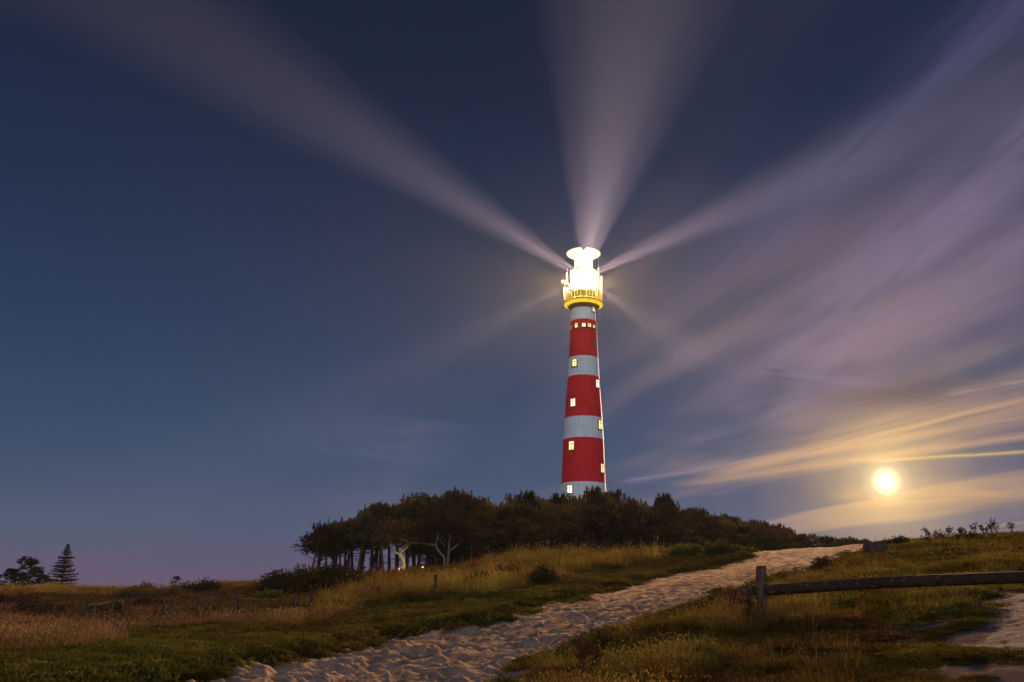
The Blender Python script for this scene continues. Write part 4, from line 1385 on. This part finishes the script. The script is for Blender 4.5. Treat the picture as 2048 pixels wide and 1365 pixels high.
thin = (kindv == 'dry') & (u_ > 0.8); kindv[thin] = 'none'
def hgt(kd, mk):
    k = np.ones(mk.sum())
    if kd == 'marram': k = np.where(rightside[mk], .45, .9) * gr.uniform(.6, 1.4, mk.sum()) * (1 + .5 * np.clip(patch2[mk], -1, 1))
    if kd == 'marram': k = k * np.where((gr_[mk] > 43) & (gr_[mk] < 58) & ~rightside[mk], np.where(ppx[mk] > 960, gr.uniform(.7, 1.6, mk.sum()), .6), 1.0)
    if kd == 'low': k = np.where(rightside[mk], .6, 1.0)
    if kd == 'heath': k = np.where(rightside[mk], .6, .8)
    if kd == 'short': k = 1 + .7 * np.clip(patch2[mk], -1, 1)
    k = k * np.where(rightside[mk] & (ppx[mk] > 1720) & (ppy[mk] > 1230), .45, 1.0)
    return k


base = np.clip((gr_ / 16) ** 0.55, 0.75, 2.3)
for kd, nm, lab, cat in (('dry', 'dry_grass', 'tall dry reddish grass with seed heads in the left field', 'grass'),
                         ('marram', 'marram_grass', 'golden green marram grass covering the dune bank beside the path', 'grass'),
                         ('heath', 'reddish_heath', 'low reddish brown heath and dead grass in patches behind the dry grass', 'heath'),
                         ('low', 'leafy_ground_cover', 'dark green leafy ground cover along the path edge', 'ground cover'),
                         ('short', 'short_turf', 'short golden green turf on the slope right of the path', 'turf')):
    mk = kindv == kd
    hs = {'dry': 0.9, 'heath': 1.0, 'marram': 0.85, 'low': 1.0, 'short': 0.95}[kd]
    sc_ = base[mk] * hs * gr.uniform(.6, 1.25, mk.sum())
    if kd in ('marram', 'dry'): sc_ *= np.clip(1 - (gr_[mk] - 40) / 160, .6, 1)
    if kd == 'low':
        rs = rightside[mk]; sc_ = np.where(rs, sc_ * .8, sc_ * 1.15)
    sc_ = np.where(fringe[mk], sc_ * .6, sc_)
    scatter(nm, lab, cat, KINDS[kd], np.stack([qx[mk], qy[mk], qz[mk]], 1), sc_, sc_ * np.clip(15.0 / gr_[mk], .22, 1) ** .5 * hgt(kd, mk))

# ---------------------------------------------------------------- barrier of round timber on the right
def grain(name, c1, c2, c3, sc):
    m_ = bpy.data.materials.new(name); m_.use_nodes = True
    g = NT(m_.node_tree); b = m_.node_tree.nodes['Principled BSDF']
    ge = g.n('ShaderNodeNewGeometry'); vm = g.n('ShaderNodeVectorMath', operation='MULTIPLY')
    g.l(ge.outputs['Position'], vm.inputs[0]); vm.inputs[1].default_value = sc
    gn = g.noise(vm.outputs[0], 1.0, 6, 0.7, 0.4); li = g.noise(ge.outputs['Position'], 7.0, 4, 0.6)
    c = g.mix(g.ss(gn, 0.35, 0.65), c1, c2)
    c = g.mix(g.m('MULTIPLY', g.ss(li, 0.56, 0.68), 0.7), c, c3)
    g.l(c, b.inputs['Base Color']); b.inputs['Roughness'].default_value = 0.9; b.inputs['Specular IOR Level'].default_value = 0.12
    bn = g.n('ShaderNodeBump'); bn.inputs['Strength'].default_value = 0.9; bn.inputs['Distance'].default_value = 0.02
    g.l(gn, bn.inputs['Height']); g.l(bn.outputs[0], b.inputs['Normal'])
    return m_


M['wood'] = grain('weathered_timber', (0.15, 0.095, 0.06, 1), (0.05, 0.032, 0.022, 1), (0.26, 0.20, 0.10, 1), (45, 45, 3))
M['darkwood'] = grain('dark_rail_timber', (0.075, 0.044, 0.028, 1), (0.022, 0.014, 0.010, 1), (0.13, 0.10, 0.05, 1), (3, 12, 50))  # rail timber, darker than the post
M['woodcut'] = mat('timber_end_grain', (0.20, 0.14, 0.10), 0.9, 0.15, var=0.4, vscale=12, bump=0.4, bscale=30)
M['greypost'] = mat('grey_fence_timber', (0.095, 0.064, 0.045), 0.9, 0.15, var=0.5, vscale=4, bump=0.5, bscale=16)
M['wire'] = mat('fence_wire', (0.03, 0.022, 0.02), 0.8, 0.1)


def rough_pole(s, a, b, r0, r1, seed, n=14, segs=22, amp=.06, sag=0.0):
    r = np.random.default_rng(seed)
    a, b = Vector(a), Vector(b)
    t = (b - a).normalized(); u = t.cross(Vector((0, 0, 1)) if abs(t.z) < .9 else Vector((1, 0, 0))).normalized(); v = t.cross(u)
    ph = r.uniform(0, 6.28, 6)
    base_ = len(s.v)
    for i in range(segs + 1):
        q = i / segs; p = a.lerp(b, q) + u * math.sin(q * 5 + ph[0]) * r0 * .12 + v * math.sin(q * 7 + ph[1]) * r0 * .12
        p.z -= sag * 4 * q * (1 - q)
        rad_ = r0 + (r1 - r0) * q
        if i == 0 or i == segs: rad_ *= 0.93
        for k in range(n):
            an = 2 * math.pi * k / n
            rr = rad_ * (1 + amp * math.sin(2 * an + ph[2] + q * 3) + amp * .6 * math.sin(5 * an + ph[3] + q * 9) + r.normal(0, amp * .25))
            s.v.append(tuple(p + (u * math.cos(an) + v * math.sin(an)) * rr))
    for i in range(segs):
        for k in range(n):
            s.f.append((base_ + i * n + k, base_ + i * n + (k + 1) % n, base_ + (i + 1) * n + (k + 1) % n, base_ + (i + 1) * n + k)); s.mi.append(0)
    s.f.append(tuple(base_ + k for k in reversed(range(n)))); s.mi.append(1)
    e = base_ + segs * n; s.f.append(tuple(e + k for k in range(n))); s.mi.append(1)


g0 = ground_hit(1525, 1250)
bf = empty('timber_barrier', g0)
tag(bf, 'low barrier of one round rail on a weathered post beside the sandy path', 'barrier')
rho0 = math.hypot(g0.x, g0.y)
ptop = Vector(P(1521, 1132, rho0)) - g0
s = MB(); rough_pole(s, (0.02, 0, -.4), (ptop.x, ptop.y, ptop.z), .105, .090, 4, amp=.05)
s.build('post', [M['wood'], M['woodcut']], bf, smooth=False)
ra0 = Vector(P(1495, 1181, rho0 + .16)) - g0
ra1 = Vector(P(2048, 1153, rho0 - 1.5)) - g0
dirr = (ra1 - ra0); ra2 = ra0 + dirr * 1.22
s = MB(); rough_pole(s, ra0 + dirr * 0.03, ra2, .092, .080, 9, segs=70, amp=.035)
s.build('rail', [M['darkwood'], M['woodcut']], bf, smooth=True)
# rail's hidden far support, beyond the right edge
gz_ = HT(g0.x + ra2.x, g0.y + ra2.y) - g0.z
s = MB(); rough_pole(s, (ra2.x - .1, ra2.y + .2, gz_ - .3), (ra2.x - .1, ra2.y + .2, ra2.z + .25), .10, .09, 14)
s.build('post', [M['wood'], M['woodcut']], bf)
# stub of the old rail on the left of the post
s = MB(); rough_pole(s, ra0 + Vector((-.06, .04, 0.0)), ra0 + dirr * 0.028, .10, .095, 12, segs=6, amp=.10)
s.build('rail_stub', [M['wood'], M['woodcut']], bf)
s = MB(); s.tube([ra0 + dirr * .012 + Vector((0, -.10, .0)), ra0 + dirr * .012 + Vector((0, .25, 0))], .014, 6)
s.build('bolt', M['wire'], bf)

# ---------------------------------------------------------------- old stock fence in the left field
POSTS = [  # column, top row, foot row, range, width m, tilt, label
    (156, 1202, 1266, 27, .17, 5, 'thickest grey fence post in the left field, standing in dry grass'),
    (133, 1218, 1252, 29, .10, -6, 'short broken post stump just left of the thickest grey post'),
    (181, 1212, 1245, 31, .09, 3, 'thin dark post just right of the thickest grey post'),
    (219, 1199, 1235, 40, .10, 0, 'thin fence post third from the thickest grey post toward the path'),
    (241, 1206, 1238, 42, .08, 2, 'short thin fence post between the middle posts of the left field'),
    (325, 1206, 1240, 36, .16, -2, 'grey post, left of a close pair in the middle of the left field'),
    (336, 1204, 1242, 38, .14, 2, 'grey post, right of a close pair in the middle of the left field'),
    (392, 1196, 1226, 44, .10, 3, 'thin post beside the lone scrubby bush in the left field'),
    (470, 1192, 1237, 38, .16, -1, 'broad grey post left of the dark bush at the end of the field'),
    (513, 1197, 1236, 36, .10, 12, 'reddish leaning post at the foot of the dark bush'),
    (584, 1189, 1232, 36, .15, 3, 'pale grey post in front of the dark bush, left one of two'),
    (619, 1189, 1226, 37, .14, 2, 'pale grey post in front of the dark bush, right one of two'),
    (660, 1196, 1224, 36, .15, 28, 'leaning dark post right of the two pale grey posts'),
    (870, 1150, 1196, 36, .17, 0, 'flat-topped post standing alone on the grassy bank below the wood'),
]
POSTS_R = {p[0]: p[3] for p in POSTS}
tops = []
for px, t0, b0, rho, wd, tl, lab in POSTS:
    gh = ground_hit(px, b0 + 7, 16, 90)
    if gh is not None: rho = math.hypot(gh.x, gh.y)
    d = ray(px, b0); x, y = d[0] * rho, d[1] * rho
    z = HT(x, y)
    zt_ = P(px, t0, rho)[2]
    s = MB()
    dx_ = math.tan(R(tl)) * (zt_ - z)
    wd = wd * rho / POSTS_R.get(px, 34)
    rough_pole(s, (0, 0, -.3), (dx_, 0, zt_ - z), wd * .5, wd * .45, px, n=9, segs=8, amp=.09)
    o_ = s.build('fence_post', [M['greypost'], M['greypost']])
    o_.location = (x, y, z)
    tag(o_, lab, 'fence post', 'old wooden posts of the stock fence in the left field')
    if px in (156, 219, 325, 470): tops.append((Vector((x + dx_, y, zt_)), zt_ - z))
a = ray(-120, 1200); first = Vector((a[0] * 27, a[1] * 27, tops[0][0].z)); 
seq = [(first, tops[0][1])] + tops + [(Vector((lambda d: (d[0] * 36, d[1] * 36, P(584, 1192, 36)[2]))(ray(584, 1200))), 1.0)]
for k, frac in enumerate((0.10, 0.55)):
    s = MB()
    pts = []
    for i in range(len(seq) - 1):
        (p, h1), (q, h2) = seq[i], seq[i + 1]
        for j in range(8):
            t = j / 8; m_ = p.lerp(q, t); m_.z -= (h1 * (1 - t) + h2 * t) * frac + .06 * 4 * t * (1 - t) * .5
            pts.append(m_)
    s.tube(pts, .006, 5)
    o_ = s.build('fence_wire', M['wire'])
    tag(o_, ('upper' if k == 0 else 'lower') + ' rusty strand of wire along the old posts of the left field', 'wire')

# ---------------------------------------------------------------- boulder
gb = ground_hit(1752, 1109)
bm = bmesh.new(); bmesh.ops.create_icosphere(bm, subdivisions=4, radius=1)
rb_ = math.hypot(gb.x, gb.y); kx = 24 * rb_ / F; kz = 23 * rb_ / F
for v in bm.verts:
    n_ = mnoise.fractal(v.co * 1.1 + Vector((4, 1, 2)), 0.7, 2.2, 4)
    c = v.co * (1 + .22 * n_)
    c.z = min(c.z, .72 + .12 * c.x)
    v.co = Vector((c.x * kx, c.y * kx * .8, c.z * kz * 1.35))
me = bpy.data.meshes.new('boulder'); bm.to_mesh(me); bm.free()
M['rock'] = mat('boulder_stone', (0.10, 0.062, 0.05), 0.95, 0.1, var=0.5, vscale=5, bump=0.8, bscale=9)
bo = link('boulder', me, M['rock']); bo.location = gb
tag(bo, 'dark angular boulder beside the sandy crest on the right', 'boulder')

# ---------------------------------------------------------------- weeds on the right skyline
M['weed'] = leafmat('dry_weed', (0.085, 0.045, 0.035, 1), (0.060, 0.04, 0.022, 1), .2, .2)
M['weedred'] = leafmat('reddish_weed', (0.16, 0.075, 0.035, 1), (0.11, 0.05, 0.025, 1), .2, .2)


def weed(px, top, base_, rho, seed, label, group, spread=.35, stems=5, mt='weed', name='weed', leafy=1.0):
    r = np.random.default_rng(seed)
    d = ray(px, base_); x, y = d[0] * rho, d[1] * rho; z = HT(x, y)
    h = P(px, top, rho)[2] - z
    s = MB(); tips = []
    for k in range(stems):
        az = r.uniform(0, 6.28); sp_ = spread * h * r.uniform(.1, 1)
        tip = Vector((math.cos(az) * sp_, math.sin(az) * sp_, h * r.uniform(.7, 1)))
        m_ = tip * .5 + Vector((0, 0, .06 * h))
        s.tube([(0, 0, -.1), m_, tip], [.010, .007, .003], 4, cap=False)
        for b_ in range(9):
            q = r.uniform(.42, 1.0); st = m_.lerp(tip, (q - .4) / .6) if q > .4 else m_ * q
            a2 = r.uniform(0, 6.28); e = st + Vector((math.cos(a2) * .18, math.sin(a2) * .18, r.uniform(-.02, .20))) * h * r.uniform(.5, 1.2)
            s.tube([st, e], [.005, .002], 3, cap=False); tips.append(tuple(e)); tips.append(tuple(st.lerp(e, .6)))
    t = empty(name, (x, y, z)); tag(t, label, 'weed', group)
    tm = s.build('stem', M[mt], t); set_tone(tm.data, r.uniform(0, 1, len(tm.data.polygons)))
    tp = np.array(tips)
    V_, F_, T_ = blades(tp, np.tile((0, 0, .3), (len(tp), 1)), int(5 * leafy), .030, .013, r, up=.2, spread=1.5, tip=.5)
    cm = mesh_np('seed_heads', V_, F_, 4); set_tone(cm, T_); link('seed_head', cm, M[mt], t)


GW = 'dry weeds standing on the right skyline'
for k, (px, top, base_, lab) in enumerate((
        (1862, 1064, 1084, 'short dense weed at the left end of the row on the right skyline'),
        (1902, 1057, 1082, 'thin curved weed leaning left just before the round bushy weeds'),
        (1926, 1061, 1081, 'round bushy weed in the middle of the row on the right skyline'),
        (1950, 1052, 1080, 'tall narrow weed between the round bushy weeds'),
        (1972, 1057, 1079, 'wide airy weed left of the tallest pair on the right skyline'),
        (1988, 1048, 1078, 'left one of the tallest pair of weeds on the right skyline'),
        (1998, 1045, 1078, 'tallest weed on the right skyline, right one of the pair'),
        (2026, 1050, 1075, 'lone dark weed nearest the right edge of the skyline'))):
    weed(px, top - 6, base_ + 4, 33, 100 + k, lab, GW, spread=.6 if k in (0, 2, 4) else .35, stems=8 if k in (0, 2, 4) else 5)
GR = 'reddish dry weeds at the right edge of the sandy path'
for k, (px, top, base_, rho, lab) in enumerate((
        (1165, 1275, 1345, 12.3, 'tall reddish dry dock weed leaning over the path at the bottom centre'),
        (1190, 1290, 1350, 12.2, 'reddish dry weed just right of the tall one at the bottom centre'),
        (1470, 1175, 1240, 15.5, 'reddish dry weed left of the barrier post'),
        (1498, 1190, 1250, 14.6, 'reddish dry weed right at the foot of the barrier post'))):
    weed(px, top, base_, rho, 300 + k, lab, GR, spread=.22, stems=6, mt='weedred', leafy=1.6)


# ---------------------------------------------------------------- shrubs at the left
def shrub(px, top, base_, rho, wpx, seed, label, mt, name='shrub', dens=1.0, twigs=6, leaf=.10):
    r = np.random.default_rng(seed)
    d = ray(px, base_); x, y = d[0] * rho, d[1] * rho; z = min(HT(x, y), P(px, base_, rho)[2])
    h = P(px, top, rho)[2] - z; w_ = wpx * rho / F * .5
    s = MB(); cs, ns = [], []
    nl = int(9 + 6 * w_)
    for k in range(nl):
        az = r.uniform(0, 6.28); q = math.sqrt(r.uniform(0, 1))
        e = Vector((math.cos(az) * w_ * q, math.sin(az) * w_ * q * .8, h * (1 - .45 * q * q) * r.uniform(.65, .92)))
        s.tube([(e.x * .2, e.y * .2, -.2), e * .55 + Vector((0, 0, .1)), e], [.035, .02, .008], 5, cap=False)
        m_ = int(110 * dens); pr = .32 * h ** .6 + .12 * w_
        dd = r.normal(0, 1, (m_, 3)); dd /= np.linalg.norm(dd, axis=1, keepdims=True)
        c = np.array(e) + dd * r.uniform(.2, 1, (m_, 1)) * pr; c[:, 2] = np.maximum(c[:, 2], .05)
        cs.append(c); ns.append(dd)
        for _ in range(twigs // 3):
            e2 = e + Vector((r.normal(0, .2), r.normal(0, .2), r.uniform(.2, .5))) * h * .4
            s.tube([e, e2], [.008, .003], 4, cap=False)
            cs.append(np.array([e.lerp(e2, t) for t in (.5, .8, 1)])); ns.append(np.tile((0, 0, 1.), (3, 1)))
    V_, F_, T_ = blades(np.concatenate(cs), np.concatenate(ns), 4, leaf, leaf * .5, r, up=.1, spread=1.3, tip=.3)
    t = empty(name, (x, y, z)); tag(t, label, 'shrub')
    s.build('stem', M['bark'], t)
    cm = mesh_np('foliage', V_, F_, 4); set_tone(cm, T_); link('foliage', cm, mt, t)


M['shrubleaf'] = leafmat('shrub_leaves', (0.065, 0.062, 0.018, 1), (0.09, 0.07, 0.02, 1), .3, .25)
M['heath'] = leafmat('brown_scrub', (0.085, 0.048, 0.030, 1), (0.065, 0.055, 0.022, 1), .3, .2)
for a in ((550, 1145, 1212, 43, 80, 1, 'rounded dark leafy shrub at the left end of the shrubs before the wood', 'shrubleaf'),
          (600, 1136, 1206, 43, 90, 2, 'tall dark shrub with upright shoots in front of the leftmost bare trunks', 'shrubleaf'),
          (655, 1134, 1204, 42, 90, 3, 'dark leafy shrub below the bare trunks at the left end of the wood', 'shrubleaf'),
          (610, 1160, 1222, 39, 120, 4, 'low shrub behind the two pale grey posts', 'shrubleaf'),
          (715, 1144, 1205, 41, 80, 5, 'small shrub at the right end of the shrubs before the wood', 'heath'),
          (400, 1163, 1212, 58, 70, 6, 'ragged brown scrub bush with a bare twig on the low skyline', 'heath'),
          (285, 1172, 1200, 72, 50, 7, 'small ragged bush on the low skyline right of the dip in the dunes', 'heath'),
          (340, 1180, 1216, 55, 70, 8, 'low brown scrub bush behind the close pair of posts', 'heath'),
          (255, 1182, 1216, 55, 60, 9, 'low brown scrub in the hollow of the left field', 'heath'),
          (215, 1215, 1246, 33, 60, 10, 'low dark scrub right of the thickest grey post', 'heath'),
          (440, 1190, 1226, 46, 60, 11, 'low brown scrub left of the broad grey post', 'heath'),
        (70, 1214, 1250, 32, 80, 12, 'dark scrub at the left of the field, left of the thickest grey post', 'heath'),
        (20, 1196, 1226, 45, 70, 13, 'dark brown scrub behind the wire at the left edge of the field', 'heath'),
        (285, 1206, 1240, 38, 70, 14, 'dark scrub left of the close pair of grey posts', 'heath'),
        (365, 1198, 1236, 40, 60, 15, 'dark twiggy scrub right of the close pair of grey posts', 'shrubleaf'),
        (540, 1190, 1226, 38, 60, 16, 'dark shrub between the reddish leaning post and the pale posts', 'shrubleaf'),
        (960, 1150, 1196, 35, 46, 17, 'small dark bramble clump right of the flat-topped bank post', 'shrubleaf')):
    shrub(*a[:7], M[a[7]])
M['marshrub'] = leafmat('willow_leaves', (0.15, 0.14, 0.03, 1), (0.10, 0.10, 0.022, 1), .25, .35)
for a in ((1300, 1100, 1126, 51, 70, 21, 'low golden green bush on the bank, left of the three below the slope pines'),
          (1370, 1094, 1126, 49, 70, 22, 'golden green bush on the bank, middle of the three below the slope pines'),
          (1445, 1089, 1124, 48, 70, 23, 'golden green bush where the bank meets the sandy crest'),):
    shrub(*a, M['marshrub'], leaf=.12)
for a in ((1010, 1140, 1190, 37, 60, 31, 'dark patch of brambles on the grassy bank left of its middle'), (1085, 1140, 1192, 34, 56, 32, 'dark bramble clump on the grassy bank below the leaning reddish trunk')):
    shrub(*a, M['shrubleaf'])

for a in ((1905, 1071, 1086, 33, 90, 41, 'low tangled brown scrub under the row of skyline weeds', 'heath'), (1800, 1080, 1093, 36, 60, 42, 'low brown scrub between the boulder and the skyline weeds', 'heath'), (1650, 1122, 1136, 28, 60, 43, 'low dark scrub at the edge of the sandy path right of the barrier post', 'shrubleaf')):
    shrub(*a[:7], M[a[7]], leaf=.05, dens=.8)

# ---------------------------------------------------------------- small lamps among the trees
def bollard(px, py, rho, power, col, label, h=.5, off=(0, 0), aim=None):
    d = ray(px, py); x, y = d[0] * rho + off[0], d[1] * rho + off[1]; z = HT(x, y)
    t = empty('bollard_lamp', (x, y, z)); tag(t, label, 'lamp')
    s = MB(); s.lathe([(0.0, -.1), (.05, -.1), (.05, h), (.0, h)], 16); s.build('pole', M['wire'], t)
    s = MB(); s.lathe([(.0, h + .16), (.045, h + .16), (.045, h + .002), (0, h + .002)], 16)
    m_ = mat('lamp_glass', (1, 1, 1), .4, emit=col, es=.8 if not aim else .5); s.build('lamp_head', m_, t)
    s = MB(); s.lathe([(.0, h + .19), (.07, h + .17), (.07, h + .162), (0, h + .162)], 16); s.build('cap', M['wire'], t)
    l = bpy.data.lights.new('lamp_light', 'SPOT' if aim else 'POINT'); l.energy = power; l.color = col; l.shadow_soft_size = .06
    o_ = bpy.data.objects.new('lamp_light', l); COL.objects.link(o_); o_.location = (0, -.12 if not aim else .12, h + .1); o_.parent = t
    if aim:
        l.spot_size = R(70); l.spot_blend = .8
        dv = Vector(P(*aim)) - Vector((x, y + .12, z + h + .1)); o_.rotation_euler = dv.to_track_quat('-Z', 'Y').to_euler()


bollard(797, 1158, 55.6, 330, (1.0, .70, .05), 'small yellow lamp lighting the crooked pine from below', .3, aim=(809, 1118, 57.5))
bollard(925, 1116, 70, 12, (1.0, .9, .8), 'small white lamp shining through the trunks right of the twin-trunked pine', .8)
bollard(845, 1152, 60, 12, (1.0, .25, .22), 'small red lamp near the ground between the two pale-barked pines', .2)

# ---------------------------------------------------------------- night haze that the beams show in
hz = bpy.data.materials.new('haze'); hz.use_nodes = True
for n in list(hz.node_tree.nodes): hz.node_tree.nodes.remove(n)
g = NT(hz.node_tree)
pv = g.n('ShaderNodeVolumePrincipled')
pv.inputs['Color'].default_value = (0.58, 0.76, 1.0, 1)
pv.inputs['Density'].default_value = 0.00019
pv.inputs['Anisotropy'].default_value = 0.0
o = g.n('ShaderNodeOutputMaterial'); g.l(pv.outputs[0], o.inputs['Volume'])
s = MB(); s.box((0, 0, 38), (1900, 1900, 92))
tag(s.build('haze', hz), 'thin night haze that shows the lamp beams', 'haze', kind='stuff')
